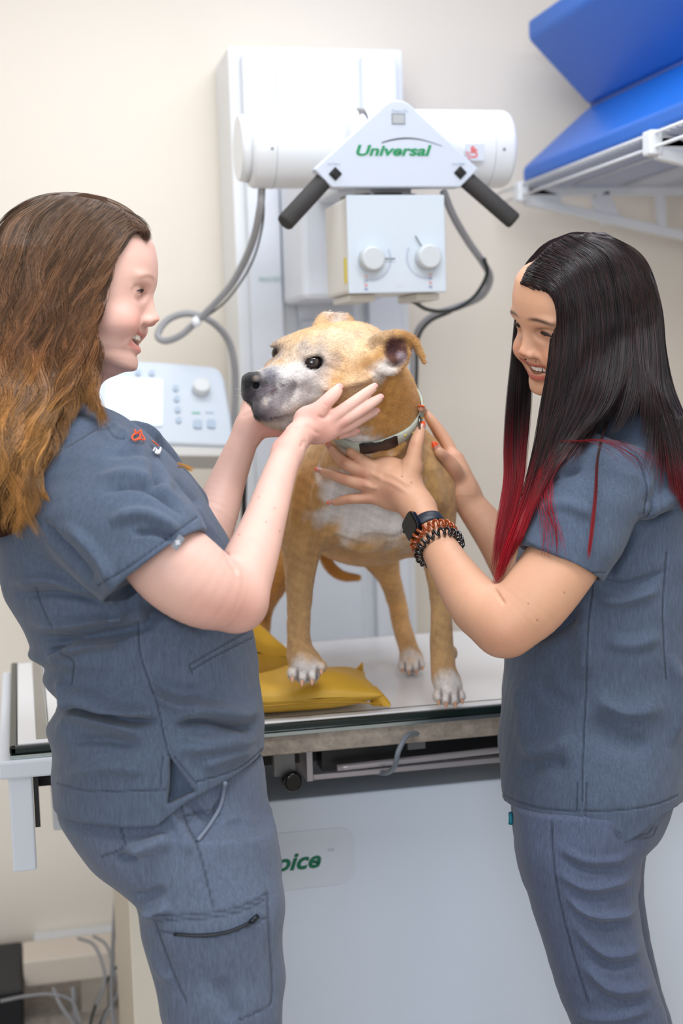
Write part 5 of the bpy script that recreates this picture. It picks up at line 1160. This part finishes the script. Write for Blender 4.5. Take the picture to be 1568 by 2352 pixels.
# short swept fringe at the brow and crown fuzz
g4 = [[(120, 449, 1.885), (200, 452, 1.88), (270, 478, 1.87), (325, 508, 1.86), (342, 545, 1.86), (339, 566, 1.86)], [(150, 452, 1.86), (220, 470, 1.84), (285, 500, 1.835), (325, 530, 1.84), (334, 556, 1.85)]]
sv4, sf4, sc4 = strands(g4, 900, 24, .0004, 4, seed=8, wave=(3, 40), clump=30, zmap=None, layers=.010, colf=colL, sort_tail=.12)
g5 = [[(338, 530, 1.88), (290, 478, 1.885), (215, 448, 1.885), (130, 443, 1.885), (50, 470, 1.885), (-10, 525, 1.885)], [(330, 530, 1.85), (280, 492, 1.845), (210, 464, 1.84), (130, 458, 1.84), (55, 490, 1.84), (-5, 545, 1.84)]]
sv5, sf5, sc5 = strands(g5, 1300, 26, .0004, 4, seed=9, wave=(3, 40), clump=36, layers=.008, colf=colL, sort_tail=.2)
gB = [[(110, 452, 1.90), (0, 530, 1.90), (-52, 640, 1.88 + q), (-72, 780, 1.86 + q), (-82, 900, 1.84 + q), (-90, 1050, 1.80 + q), (-92, 1235, 1.78 + q)] for q in (-.06, -.02, .03, .07)]
sv6, sf6, sc6 = strands(gB, 2600, 40, .0005, 5, seed=23, wave=(10, 58), clump=50, layers=.008, colf=colL)
gF = [[(215, 458, 1.90), (190, 520, 1.95), (170, 620, 1.975), (150, 740, 1.975), (120, 880, 1.965), (60, 1000, 1.95), (20, 1100, 1.93), (0, 1220, 1.90)], [(120, 452, 1.90), (60, 520, 1.95), (10, 620, 1.972), (-20, 740, 1.972), (-40, 880, 1.965), (-60, 1000, 1.95), (-70, 1100, 1.93), (-70, 1220, 1.88)]]
sv7, sf7, sc7 = strands(gF, 2600, 40, .0005, 6, seed=24, wave=(10, 58), clump=50, layers=.004, colf=colL)
allV = [sv, sv2, sv3, sv4, sv5, sv6, sv7]; allF = [sf, sf2, sf3, sf4, sf5, sf6, sf7]; off = 0; FF = []
for v_, f_ in zip(allV, allF): FF.append(f_ + off); off += len(v_)
to_mesh('hair_locks', np.vstack(allV), np.vstack(FF), M_hairL, pL, np.vstack([sc, sc2, sc3, sc4, sc5, sc6, sc7]))
# shoes on the floor
def shoe(parent, x, y, ang):
    bm = bmesh.new(); prof = [(-.12, .09), (-.125, .03), (-.11, 0.0), (.12, 0.0), (.155, .02), (.14, .05), (.06, .075), (-.02, .10)]
    prism(bm, [(a, -.045, b) for a, b in prof], (0, .09, 0), .015, 3); c_, s_ = math.cos(ang), math.sin(ang)
    for v in bm.verts: v.co = Vector((x + v.co.x * c_ - v.co.y * s_, y + v.co.x * s_ + v.co.y * c_, v.co.z + .001))
    obj('shoe', bm, M_shoe, parent, True)
for q in (W(512, 3330, 1.84), W(520, 3130, 1.99)): shoe(pL, q[0] + .03, q[1], -.1)
# ------------------------------------------------------------------ woman on the right
pR = empty('person', (1.05, 2.05, 0), 'woman at right with long straight black hair ending in red, hands on the dog chest', 'person')
H2 = nrm((-.865, -.20, -.46)); S2 = np.array([.50, -.30, -.81]); S2 = nrm(S2 - H2 * (S2 @ H2)); T2 = np.cross(S2, H2); T2 = T2 if T2[1] > 0 else -T2
frR = (C(1193, 812, 2.03) - H2 * .0870 + T2 * .0335, H2, S2, T2)
S = Field((-.05, -.265, 1.84), (.50, .41, 2.46), .0018)
S.chain([c4(1330, 830, 2.10, 80), c4(1380, 920, 2.12, 86), c4(1410, 990, 2.12, 100)], k=.02)
head_sdf(S, frR, smile=.8, eye_open=.0012, mouth_gap=.0016)
S.ell(C(1400, 1050, 2.12), (.10, .05, .13), k=.04)
armR = [c4(1370, 1110, 1.97, 92), c4(1320, 1240, 1.945, 86), c4(1270, 1320, 1.93, 85), c4(1215, 1390, 1.925, 82), c4(1165, 1432, 1.925, 72)]
S.chain(armR, k=.02); S.ell(C(1152, 1452, 1.925), (.030, .026, .028), k=.02)
S.chain([c4(1158, 1432, 1.925, 74), c4(1098, 1392, 1.955, 66), c4(1050, 1328, 2.01, 53), c4(1010, 1262, 2.065, 43), c4(978, 1203, 2.105, 36), c4(962, 1170, 2.125, 36)], k=.012)
# near hand laid on the chest, back of the hand to the camera
S.chain([c4(962, 1170, 2.125, 36), c4(925, 1125, 2.145, 44), c4(890, 1100, 2.155, 42)], k=.012)
S.ell(C(900, 1112, 2.153), (.046, .038, .016), k=.012, rot=np.array([[.86, -.5, .1], [.5, .86, 0], [-.1, 0, 1]]))
S.chain([c4(925, 1110, 2.145, 36), c4(945, 1075, 2.14, 24)], k=.012)
thumbR = [(*SN(935, 1100, 2.14), .017), (*SN(948, 1058, 2.135), .0125), (*SN(954, 1025, 2.135), .0105), (*SN(961, 1002, 2.14), .0090), (*SN(965, 988, 2.145), .0068)]
fingR = [
    [(*SN(872, 1088, 2.150), .0110), (*SN(845, 1068, 2.146), .0100), (*SN(822, 1050, 2.150), .0090), (*SN(806, 1038, 2.158), .0078)],
    [(*SN(866, 1100, 2.150), .0110), (*SN(832, 1083, 2.142), .0102), (*SN(792, 1064, 2.140), .0092), (*SN(772, 1045, 2.152), .0078), (*SN(760, 1031, 2.165), .0060)],
    [(*SN(862, 1120, 2.152), .0110), (*SN(830, 1112, 2.144), .0100), (*SN(788, 1100, 2.144), .0088), (*SN(758, 1089, 2.155), .0074), (*SN(740, 1084, 2.165), .0058)],
    [(*SN(872, 1142, 2.156), .0105), (*SN(840, 1144, 2.150), .0088), (*SN(802, 1146, 2.152), .0078), (*SN(780, 1151, 2.160), .0068), (*SN(768, 1154, 2.168), .0054)]]
S.fingers(None, [thumbR] + fingR, k=.008)
# far arm and hand on the dog shoulder
S.chain([c4(1340, 1130, 2.28, 90), c4(1290, 1400, 2.27, 62), c4(1200, 1330, 2.29, 54), c4(1140, 1238, 2.31, 46), c4(1085, 1165, 2.32, 36), c4(1064, 1130, 2.32, 35)], k=.012)
S.chain([c4(1066, 1132, 2.32, 35), c4(1050, 1095, 2.32, 34), c4(1040, 1062, 2.325, 28)], k=.01)
fingR2 = [[(*C(1052, 1100, 2.305), .0135), (*SN(1040, 1072, 2.295), .0120), (*SN(1022, 1052, 2.290), .0100), (*SN(1010, 1040, 2.288), .0085), (*SN(1004, 1031, 2.288), .0062)],
    [(*C(1042, 1062, 2.33), .0130), (*SN(1030, 1025, 2.335), .0105), (*SN(1006, 985, 2.335), .0088), (*SN(988, 962, 2.335), .0076), (*SN(976, 950, 2.335), .0058)],
    [(*C(1030, 1050, 2.345), .0110), (*SN(1010, 1000, 2.350), .0098), (*SN(985, 960, 2.350), .0080), (*SN(972, 944, 2.350), .0066), (*SN(967, 938, 2.35), .0055)]]
S.fingers(None, fingR2, k=.007)
V, Fq = S.mesh(2)
V = folds(V, Fq, [([(1130, 1345), (1148, 1372), (1160, 1390)], 4, -.0016), ([(845, 1080), (862, 1092), (880, 1098)], 6, .0012), ([(830, 1110), (850, 1118), (870, 1122)], 6, .0012), ([(786, 1062), (795, 1068)], 4, .0010), ([(868, 1100), (900, 1110), (940, 1135)], 5, .0007), ([(868, 1082), (900, 1090), (945, 1120)], 5, .0007)])
N = vnormals(V, Fq); c = np.tile(s2l((214, 164, 134)), (len(V), 1)); red = s2l((176, 104, 86)); Q = px_of(V)
for x, y, r, a in ((834, 1085, 16, .45), (788, 1062, 10, .5), (790, 1100, 12, .45), (832, 1112, 16, .45), (842, 1146, 18, .35), (890, 1130, 25, .3), (1152, 1470, 60, .25), (1050, 1100, 20, .3), (800, 1148, 9, .35), (950, 1020, 9, .3), (1035, 1050, 14, .3)):
    a_ = (a * np.exp(-((Q[:, 0] - x) ** 2 + (Q[:, 1] - y) ** 2) / r ** 2))[:, None]; c = c * (1 - a_) + red * a_
for x, y in ((1296, 1361), (1233, 1424), (1213, 1386), (923, 1094), (944, 1108)):
    a_ = (.8 * np.exp(-((Q[:, 0] - x) ** 2 + (Q[:, 1] - y) ** 2) / 1.8 ** 2))[:, None]; c = c * (1 - a_) + s2l((90, 50, 40)) * a_
c = head_color(V, c, frR, s2l((186, 92, 84)), s2l((30, 20, 18)), s2l((216, 140, 112)), .8)
hh, ss_, tt_ = local(V, frR); a_ = (.9 * np.exp(-(((ss_ - .010) / .0016) ** 2 + ((tt_ + .0465) / .0016) ** 2)) * (hh > .05))[:, None]; c = c * (1 - a_) + s2l((90, 50, 44)) * a_
to_mesh('body', V, Fq, M_skinR, pR, c); VR_body = V
eyes(frR, pR, M_white_eye, M_iris); lashes(frR, pR, M_lash, w_=1.5, drop=.0012)
teeth(frR, pR, M_tooth, .8, True, hgt=.0088, t0=-.0545)
nr1 = tube('nose_stud', [c2w(frR[0] + H2 * .0765 + S2 * .0015 * a - T2 * .0437) for a in (-1, 0, 1)], .0009, M_lash, pR, k=8, n=2)
M_onail = mat('orange_nail', (244, 84, 26), .2, coat=.6)
M_nbed = mat('nail_bed', (196, 140, 124), .25, coat=.5)
for ch, nv in ((thumbR, (.35, .1, -1)), (fingR[1], (.1, .35, -1)), (fingR[2], (.0, .5, -1)), (fingR[3], (0, .6, -1))):
    a, b = np.array(ch[-2][:3]), np.array(ch[-1][:3]); dv = nrm(b - a); nv = nrm(np.array(nv)); nv = nrm(nv - dv * (nv @ dv)); nail(pR, b + nv * ch[-1][3] * .95 + dv * .003, dv, nv, .0170, .0100, M_nbed, .55, M_onail, True)
for ch, nv in zip(fingR2, ((-.3, .3, -1), (-.1, .55, -1), (0, .6, -1))):
    a, b = np.array(ch[-2][:3]), np.array(ch[-1][:3]); dv = nrm(b - a); nv = nrm(np.array(nv)); nv = nrm(nv - dv * (nv @ dv)); nail(pR, b + nv * ch[-1][3] * .95 + dv * .003, dv, nv, .0175, .0110, M_nbed, .5, M_onail, True)
# watch and two coil bands on the near wrist
wa, wb = C(1010, 1262, 2.065), C(962, 1170, 2.125); wx = nrm(wb - wa)
def wrist_ring(t, off, n=48):
    c0 = wa + (wb - wa) * t; u = nrm(np.cross(wx, (0, 0, 1.))); v = np.cross(wx, u); return ring_on(S, c0, u, v, n, off, rmax=.05, r0=.010), c0
RGw, c0 = wrist_ring(.55, .0006); wt = empty('wristwatch_strap_holder', tuple(c2w(c0)))
wt.name = 'smartwatch'; tag(wt, 'black square smartwatch on the near wrist of the woman at right', 'watch')
bv, bf = band(RGw, wx, .020, .0024); to_mesh('strap', bv, bf, mat('navy_rubber', (34, 44, 58), .45), wt)
fdir = nrm(np.array([-.74, -.12, -.66])); fdir = nrm(fdir - wx * (fdir @ wx)); side = np.cross(wx, fdir)
i_ = np.argmax([(nrm(p - c0) @ fdir) for p in RGw]); fc = RGw[i_] + fdir * .003
def rbox(name, ctr, ex, ey, ez, w_, h_, d_, r, m, parent):
    bm = bmesh.new(); pts = []
    for sx, sy, q0 in ((1, -1, -90), (1, 1, 0), (-1, 1, 90), (-1, -1, 180)):
        for q in np.linspace(q0, q0 + 90, 6): q = math.radians(q); pts.append(ctr + ex * (sx * (w_ / 2 - r) + r * math.cos(q)) + ey * (sy * (h_ / 2 - r) + r * math.sin(q)) - ez * d_ / 2)
    prism(bm, [c2w(p) for p in pts], (ez * d_) @ BASIS, min(d_ * .22, .0018), 3); return obj(name, bm, m, parent)
rbox('watch_case', fc, side, wx, fdir, .034, .040, .0095, .009, mat('watch_black', (12, 13, 16), .22, .3), wt)
rbox('watch_screen', fc + fdir * .0050, side, wx, fdir, .030, .036, .0012, .0075, mat('watch_glass', (4, 5, 8), .12, spec=.25), wt)
cb = bmesh.new(); cr = fc + side * .018 * (1 if (side @ np.array([-1, 0, 0])) > 0 else -1) + wx * .009; sgn = 1 if (side @ np.array([-1, 0, 0])) > 0 else -1
cyl(cb, c2w(cr), c2w(cr + side * sgn * .0022), .0032, k=20); obj('crown', cb, M_black, wt)
for t_, m_, lb, nc in ((.27, mat('amber_coil', (186, 84, 18), .12, coat=.8, trans=.45), 'amber spiral hair tie worn on the wrist next to the watch', 21), (.03, mat('black_coil', (12, 12, 14), .12, coat=.8), 'black spiral hair tie on the wrist, furthest from the hand', 21)):
    Rg, cc_ = wrist_ring(t_, .0048, 240); qs_ = np.linspace(0, 2 * np.pi, 241)[:-1]; P_ = []
    for i, q in enumerate(np.linspace(0, 2 * np.pi, nc * 10, endpoint=False)):
        p = Rg[int(i / (nc * 10) * 240)]; o_ = nrm(p - cc_); P_.append(c2w(p + o_ * .0052 * math.cos(q * nc) + wx * .0060 * math.sin(q * nc)))
    o = tube('spiral_hair_tie', P_, .0021, m_, None, k=8, n=0, closed=True); tag(o, lb, 'hair tie')
# scrub top
TR = Field((.19, -.50, 1.86), (.58, .19, 2.38), .0021)
TR.loft(AY, AX, AZ, stations([(930, 1400, 1500, 2.12, .06), (965, 1345, 1540, 2.12, .13), (1010, 1300, 1565, 2.12, .155), (1080, 1245, 1592, 2.12, .165), (1150, 1215, 1605, 2.12, .165), (1250, 1195, 1612, 2.12, .155), (1350, 1178, 1610, 2.12, .15), (1500, 1163, 1592, 2.12, .148), (1620, 1156, 1578, 2.12, .150), (1720, 1150, 1572, 2.12, .155), (1800, 1150, 1566, 2.12, .158), (1884, 1153, 1556, 2.12, .158)]), k=.0, p=2.15, endk=.004)
sa = nrm((-.44, -.90, -.06)); sd_ = nrm(np.cross(sa, (0, 0, 1.))); sd_ = sd_ if sd_[0] > 0 else -sd_; sdp = nrm(np.cross(sa, sd_))
TR.loft(sa, sd_, sdp, [sleeve_st(1410, 1030, 2.00, .068, .060), sleeve_st(1378, 1100, 1.975, .076, .068), sleeve_st(1338, 1185, 1.955, .070, .064), sleeve_st(1288, 1292, 1.935, .0620, .0600)], k=.02, p=2.1, endk=.003)
TR.loft(sa, sd_, sdp, [sleeve_st(1296, 1274, 1.938, .0570, .0545), sleeve_st(1284, 1300, 1.934, .0575, .0555)], k=.002, p=2.1, op='sub')
TR.chain([c4(1330, 1060, 2.26, 90), c4(1290, 1180, 2.27, 88)], k=.03)
TR.chain([c4(1400, 930, 2.12, 80), c4(1330, 985, 2.12, 40)], k=.004, op='sub')
wedge(TR, [(1040, 1800), (1130, 1838), (1175, 1862), (1230, 1876), (1300, 1881), (1300, 1950), (1040, 1950)], 2.0, 1.8, 2.4)
wedge(TR, [(1400, 1886), (1500, 1872), (1560, 1846), (1640, 1800), (1640, 1950), (1400, 1950)], 2.0, 1.8, 2.4)
wedge(TR, [(1334, 1842), (1331, 1890), (1338, 1890)], 2.0, 1.8, 1.99)
foldsR = [([(1270, 1110), (1310, 1070), (1350, 1045)], 9, .006), ([(1245, 1110), (1300, 1090), (1340, 1075)], 7, -.005), ([(1470, 1190), (1500, 1160), (1545, 1130)], 12, .008), ([(1460, 1215), (1510, 1190), (1560, 1165)], 8, -.007), ([(1240, 1170), (1300, 1160), (1370, 1190)], 14, .003), ([(1430, 1020), (1480, 1080), (1480, 1150)], 8, .004), ([(1395, 1330), (1440, 1260), (1480, 1180)], 8, -.010),
    ([(1200, 1480), (1280, 1440), (1340, 1400)], 22, -.010), ([(1330, 1400), (1345, 1500), (1330, 1560)], 22, .006), ([(1360, 1360), (1420, 1380), (1520, 1350)], 14, .005), ([(1370, 1330), (1440, 1345), (1530, 1310)], 9, -.004), ([(1380, 1470), (1450, 1480), (1520, 1460)], 16, .004), ([(1350, 1650), (1420, 1700), (1500, 1720)], 24, -.006), ([(1360, 1600), (1440, 1640), (1520, 1620)], 20, .005),
    ([(1190, 1700), (1240, 1730), (1320, 1690)], 20, .005), ([(1200, 1780), (1250, 1750), (1310, 1770)], 18, -.004), ([(1170, 1560), (1200, 1640), (1190, 1720)], 16, .003), ([(1540, 1500), (1560, 1600), (1545, 1720)], 14, .005), ([(1225, 1540), (1270, 1600), (1330, 1620)], 18, -.003)]
seamsR = [[(1363, 1332), (1352, 1430), (1347, 1560), (1343, 1640), (1338, 1760), (1337, 1840)], [(1198, 1236), (1262, 1284), (1330, 1314), (1388, 1316)], [(1152, 1822), (1200, 1846), (1260, 1860), (1332, 1864)], [(1340, 1864), (1420, 1862), (1500, 1850), (1556, 1828)], [(1530, 1270), (1522, 1400), (1526, 1500), (1530, 1560)], [(1326, 1800), (1324, 1862)], [(1347, 1800), (1346, 1862)], [(1420, 1010), (1462, 1050), (1485, 1120), (1478, 1180)]]
_, VTR, FTR, NTR = cloth(TR, 'scrub_top', M_scrR, pR, SCR_R, foldsR, seamsR, seed=31, wr=.0016)
BR = Field((.20, -1.60, 1.86), (.62, -.34, 2.40), .003)
BR.loft(AY, AX, AZ, stations([(1780, 1175, 1545, 2.12, .14), (1870, 1177, 1525, 2.12, .148), (1915, 1181, 1505, 2.12, .145), (1950, 1188, 1465, 2.12, .14), (2000, 1196, 1462, 2.12, .13)]), k=.0, p=2.2)
BR.loft(AY, AX, AZ, stations([(1850, 1178, 1500, 2.05, .085), (1935, 1184, 1470, 2.05, .088), (2000, 1196, 1462, 2.05, .086), (2100, 1224, 1472, 2.05, .082), (2200, 1256, 1486, 2.05, .078), (2290, 1290, 1512, 2.05, .072), (2345, 1312, 1528, 2.05, .070), (2500, 1360, 1560, 2.05, .066), (3050, 1440, 1590, 2.06, .05)]), k=.02, p=2.2)
BR.loft(AY, AX, AZ, stations([(1850, 1230, 1510, 2.20, .085), (2000, 1250, 1478, 2.20, .085), (2200, 1300, 1500, 2.20, .078), (2345, 1350, 1545, 2.20, .07), (2500, 1390, 1575, 2.20, .065), (2920, 1440, 1590, 2.20, .05)]), k=.02, p=2.2)
foldsRB = [(p_, w_, h_ * (.32 + .22 * ((i_ * 5) % 3) / 2)) for i_, (p_, w_, h_) in enumerate([([(1275, 1940), (1340, 1975), (1420, 1975), (1460, 1945)], 10, .007), ([(1280, 1965), (1350, 1998), (1430, 1995)], 8, -.006), ([(1275, 2000), (1340, 2040), (1420, 2030), (1465, 1995)], 11, .008), ([(1290, 2030), (1360, 2064), (1440, 2050)], 8, -.007), ([(1290, 2050), (1350, 2100), (1430, 2105), (1475, 2080)], 11, .008), ([(1300, 2090), (1370, 2128), (1450, 2120)], 8, -.006), ([(1310, 2120), (1380, 2190), (1450, 2190), (1485, 2150)], 12, .009), ([(1320, 2165), (1400, 2220), (1470, 2205)], 8, -.007), ([(1330, 2210), (1400, 2270), (1480, 2270), (1500, 2240)], 12, .009), ([(1340, 2260), (1420, 2305), (1500, 2295)], 8, -.007), ([(1310, 2330), (1400, 2340), (1500, 2320)], 12, .006)])]
seamsRB = [[(1268, 1888), (1270, 1960), (1280, 2040), (1300, 2130), (1325, 2220), (1350, 2300)], [(1425, 1885), (1424, 1915), (1480, 1918), (1500, 1900)], [(1420, 1885), (1418, 1922), (1490, 1924), (1508, 1900)]]
_, VBR, FBR, NBR = cloth(BR, 'scrub_trousers', M_scrR, pR, (82, 92, 116), foldsRB, seamsRB, seed=41, wr=.001, sink=-.0012, seam_w=3.0)
tp_ = [W(1172, 1868, 2.07), W(1173, 1880, 2.06), W(1172, 1893, 2.06)]; tube('waist_tie', tp_, .0032, mat('teal_cord', (0, 110, 128), .6), pR, k=8, n=2)
# hair
HR = Field((.14, -.20, 1.92), (.56, .42, 2.42), .003)
c_h = frR[0] - H2 * .018 + T2 * .032; rotR = np.stack([H2, S2, T2])
HR.ell(c_h, (.098, .088, .094), k=.0, rot=rotR)
HR.ell(C(1435, 760, 2.13), (.050, .10, .070), k=.03)
HR.chain([c4(1340, 700, 2.03, 70), c4(1345, 820, 2.02, 76), c4(1320, 920, 2.01, 70), c4(1270, 1020, 2.00, 42), c4(1225, 1120, 2.00, 34)], k=.03)
HR.chain([c4(1440, 800, 2.12, 70), c4(1430, 900, 2.12, 60)], k=.03)
def cut2(X, Y, Z):
    yy = CY - Y / 2.02 * FPX; xr = np.interp(yy, [600, 640, 655, 672, 696, 760, 830, 900, 960, 1000], [1150, 1176, 1200, 1240, 1270, 1274, 1266, 1252, 1240, 1225]); return np.maximum((X - (xr + 4 - CX) / FPX * 2.02), Z - 2.22) if False else (X - (xr + 6 - CX) / FPX * 2.02)
HR.func((.1, .03, 1.9), (.6, .42, 2.45), cut2, k=.006, op='sub')
V, Fq = HR.mesh(2); Nh = vnormals(V, Fq); V = V + Nh * (vnoise(V, (120, 14, 120), 5) * .0012)[:, None]
M_hairR = hair_mat('dark_hair', .33, .42); cc = np.tile(s2l((26, 16, 18)), (len(V), 1)); to_mesh('hair', V, Fq, core_mat('black_hair_mass'), pR, cc)
Zr = zmap_new(); zmap_add(Zr, V, Fq); zmap_add(Zr, VTR, FTR); Zr = zmap_blur(Zr, 1)
def colR(y, rs, c, t, y0=1040, y1=1230):
    a = np.clip((y - (y0 + rs.normal(0, 30))) / (y1 - y0), 0, 1)[:, None]; r_ = rs.uniform(0, 1); top = s2l((26, 17, 20)) if r_ < .85 else s2l((52, 28, 30)); return (top * (1 - a) + s2l((146, 8, 26)) * a) * (.6 + .7 * r_)
gR = [[(1195, 652, 2.09), (1226, 666, 2.05), (1258, 692, 2.022), (1270, 735, 2.01), (1266, 790, 2.005), (1258, 860, 2.0), (1244, 940, 1.995), (1226, 1050, 1.985), (1195, 1170, 1.97), (1155, 1280, 1.95), (1128, 1375, 1.94)],
      [(1214, 614, 2.08), (1285, 640, 2.02), (1305, 720, 2.0), (1302, 820, 1.99), (1284, 930, 1.97), (1250, 1050, 1.95), (1215, 1160, 1.965), (1175, 1270, 1.945), (1145, 1340, 1.935)],
      [(1268, 560, 2.08), (1340, 612, 2.02), (1365, 720, 1.99), (1362, 830, 1.96), (1335, 930, 1.945), (1290, 1010, 1.96), (1250, 1090, 1.95), (1210, 1190, 1.95), (1175, 1280, 1.945)],
      [(1312, 538, 2.09), (1396, 592, 2.03), (1425, 700, 2.0), (1425, 820, 1.96), (1410, 910, 1.93), (1370, 970, 1.92), (1300, 1030, 1.95), (1245, 1100, 1.945), (1205, 1190, 1.945)]]
gRb = [[(1335, 540, 2.07), (1410, 570, 2.04), (1450, 660, 2.02), (1460, 780, 1.99), (1462, 880, 1.95), (1440, 960, 1.93), (1400, 1000, 1.92)],
       [(1350, 534, 2.09), (1440, 575, 2.07), (1485, 670, 2.05), (1500, 800, 2.01), (1505, 900, 1.97), (1535, 1000, 1.96), (1560, 1110, 1.96), (1580, 1220, 1.96)],
       [(1370, 533, 2.12), (1460, 585, 2.11), (1506, 690, 2.10), (1515, 800, 2.06), (1528, 900, 2.02), (1565, 990, 2.0), (1590, 1090, 2.0), (1610, 1200, 2.0)],
       [(1385, 534, 2.14), (1475, 590, 2.14), (1514, 700, 2.13), (1524, 800, 2.12), (1545, 900, 2.11), (1590, 1000, 2.11), (1620, 1100, 2.10)]]
gRf = [[(1222, 615, 2.10), (1200, 650, 2.12), (1187, 720, 2.14), (1178, 820, 2.15), (1168, 920, 2.15), (1163, 1020, 2.14), (1163, 1110, 2.12), (1142, 1230, 2.08), (1128, 1330, 2.05)],
       [(1228, 610, 2.11), (1208, 650, 2.15), (1196, 720, 2.17), (1192, 820, 2.18), (1188, 920, 2.18), (1185, 1020, 2.16), (1180, 1110, 2.13), (1155, 1230, 2.08), (1140, 1340, 2.05)],
       [(1236, 606, 2.12), (1216, 650, 2.17), (1206, 720, 2.19), (1215, 820, 2.20), (1214, 920, 2.19), (1205, 1020, 2.16), (1195, 1110, 2.13), (1170, 1230, 2.08), (1150, 1320, 2.05)]]
gRt = [[(1392, 965, 1.955), (1378, 1010, 1.90), (1370, 1060, 1.885), (1368, 1130, 1.875), (1360, 1210, 1.872), (1350, 1290, 1.872)], [(1400, 970, 1.955), (1386, 1010, 1.90), (1374, 1060, 1.885), (1370, 1130, 1.875), (1362, 1210, 1.872), (1352, 1285, 1.872)]]
gRw = [[(1240, 1080, 1.94), (1235, 1150, 1.93), (1250, 1230, 1.91), (1256, 1300, 1.90)], [(1300, 1010, 1.94), (1370, 1015, 1.89), (1440, 1040, 1.90), (1500, 1080, 1.93)], [(1300, 1020, 1.94), (1400, 1010, 1.89), (1470, 1060, 1.9), (1510, 1130, 1.95)]]
parts_ = [strands(gR + gRb, 9500, 44, .00036, 4, seed=13, clump=190, zmap=Zr, lift=.0018, layers=.012, colf=colR, frizz=.12),
    strands(gRf, 2000, 40, .00036, 4, seed=15, clump=40, layers=.012, colf=lambda y, rs, c, t: colR(y, rs, c, t, 960, 1140), frizz=.12),
    strands(gRt, 110, 30, .00034, 2.0, seed=16, clump=3, zmap=Zr, lift=.002, layers=.004, colf=lambda y, rs, c, t: colR(y, rs, c, t, 1050, 1240), sort_tail=.1),
    strands([gRw[0], [(x + 30, y - 6, d) for x, y, d in gRw[0]]], 40, 20, .00022, 10, seed=17, clump=20, zmap=Zr, lift=.002, layers=.003, colf=lambda y, rs, c, t: colR(y, rs, c, t, 700, 1000), wave=(5, 60)),
    strands(gRw[1:], 36, 24, .00014, 26, seed=18, clump=40, zmap=Zr, lift=.002, layers=.003, colf=lambda y, rs, c, t: colR(y, rs, c, t, 700, 1100), wave=(8, 50)),
    strands([[(1200, 662, 2.08), (1232, 602, 2.06), (1290, 562, 2.07), (1335, 538, 2.09), (1400, 548, 2.11)], [(1192, 668, 2.12), (1226, 598, 2.11), (1285, 556, 2.12), (1335, 534, 2.13), (1400, 545, 2.14)]], 900, 20, .00034, 5, seed=19, clump=24, layers=.006, colf=colR)]
FF = []; off = 0
for v_, f_, c_ in parts_: FF.append(f_ + off); off += len(v_)
to_mesh('hair_locks', np.vstack([p[0] for p in parts_]), np.vstack(FF), M_hairR, pR, np.vstack([p[2] for p in parts_]))
for q in (W(1510, 3050, 2.06), W(1512, 2920, 2.20)): shoe(pR, q[0] - .03, q[1], math.pi + .1)
for o in bpy.data.objects:
    if o.parent is None and o.name.startswith('spiral_hair_tie'): o['group'] = 'spiral hair ties on the wrist of the woman at right'
    if o.parent is None and o.name.startswith('sandbag'): o['group'] = 'yellow sandbags on the table'
    if o.parent is None and o.name.startswith('high_voltage_hose'): o['group'] = 'thick grey hoses of the tube head'
    if o.parent is None and o.name.startswith('power_cable') and o.get('label', '').find('power unit') + o.get('label', '').find('left') > -2: o['group'] = 'cables low at left'
bpy.context.view_layer.update()
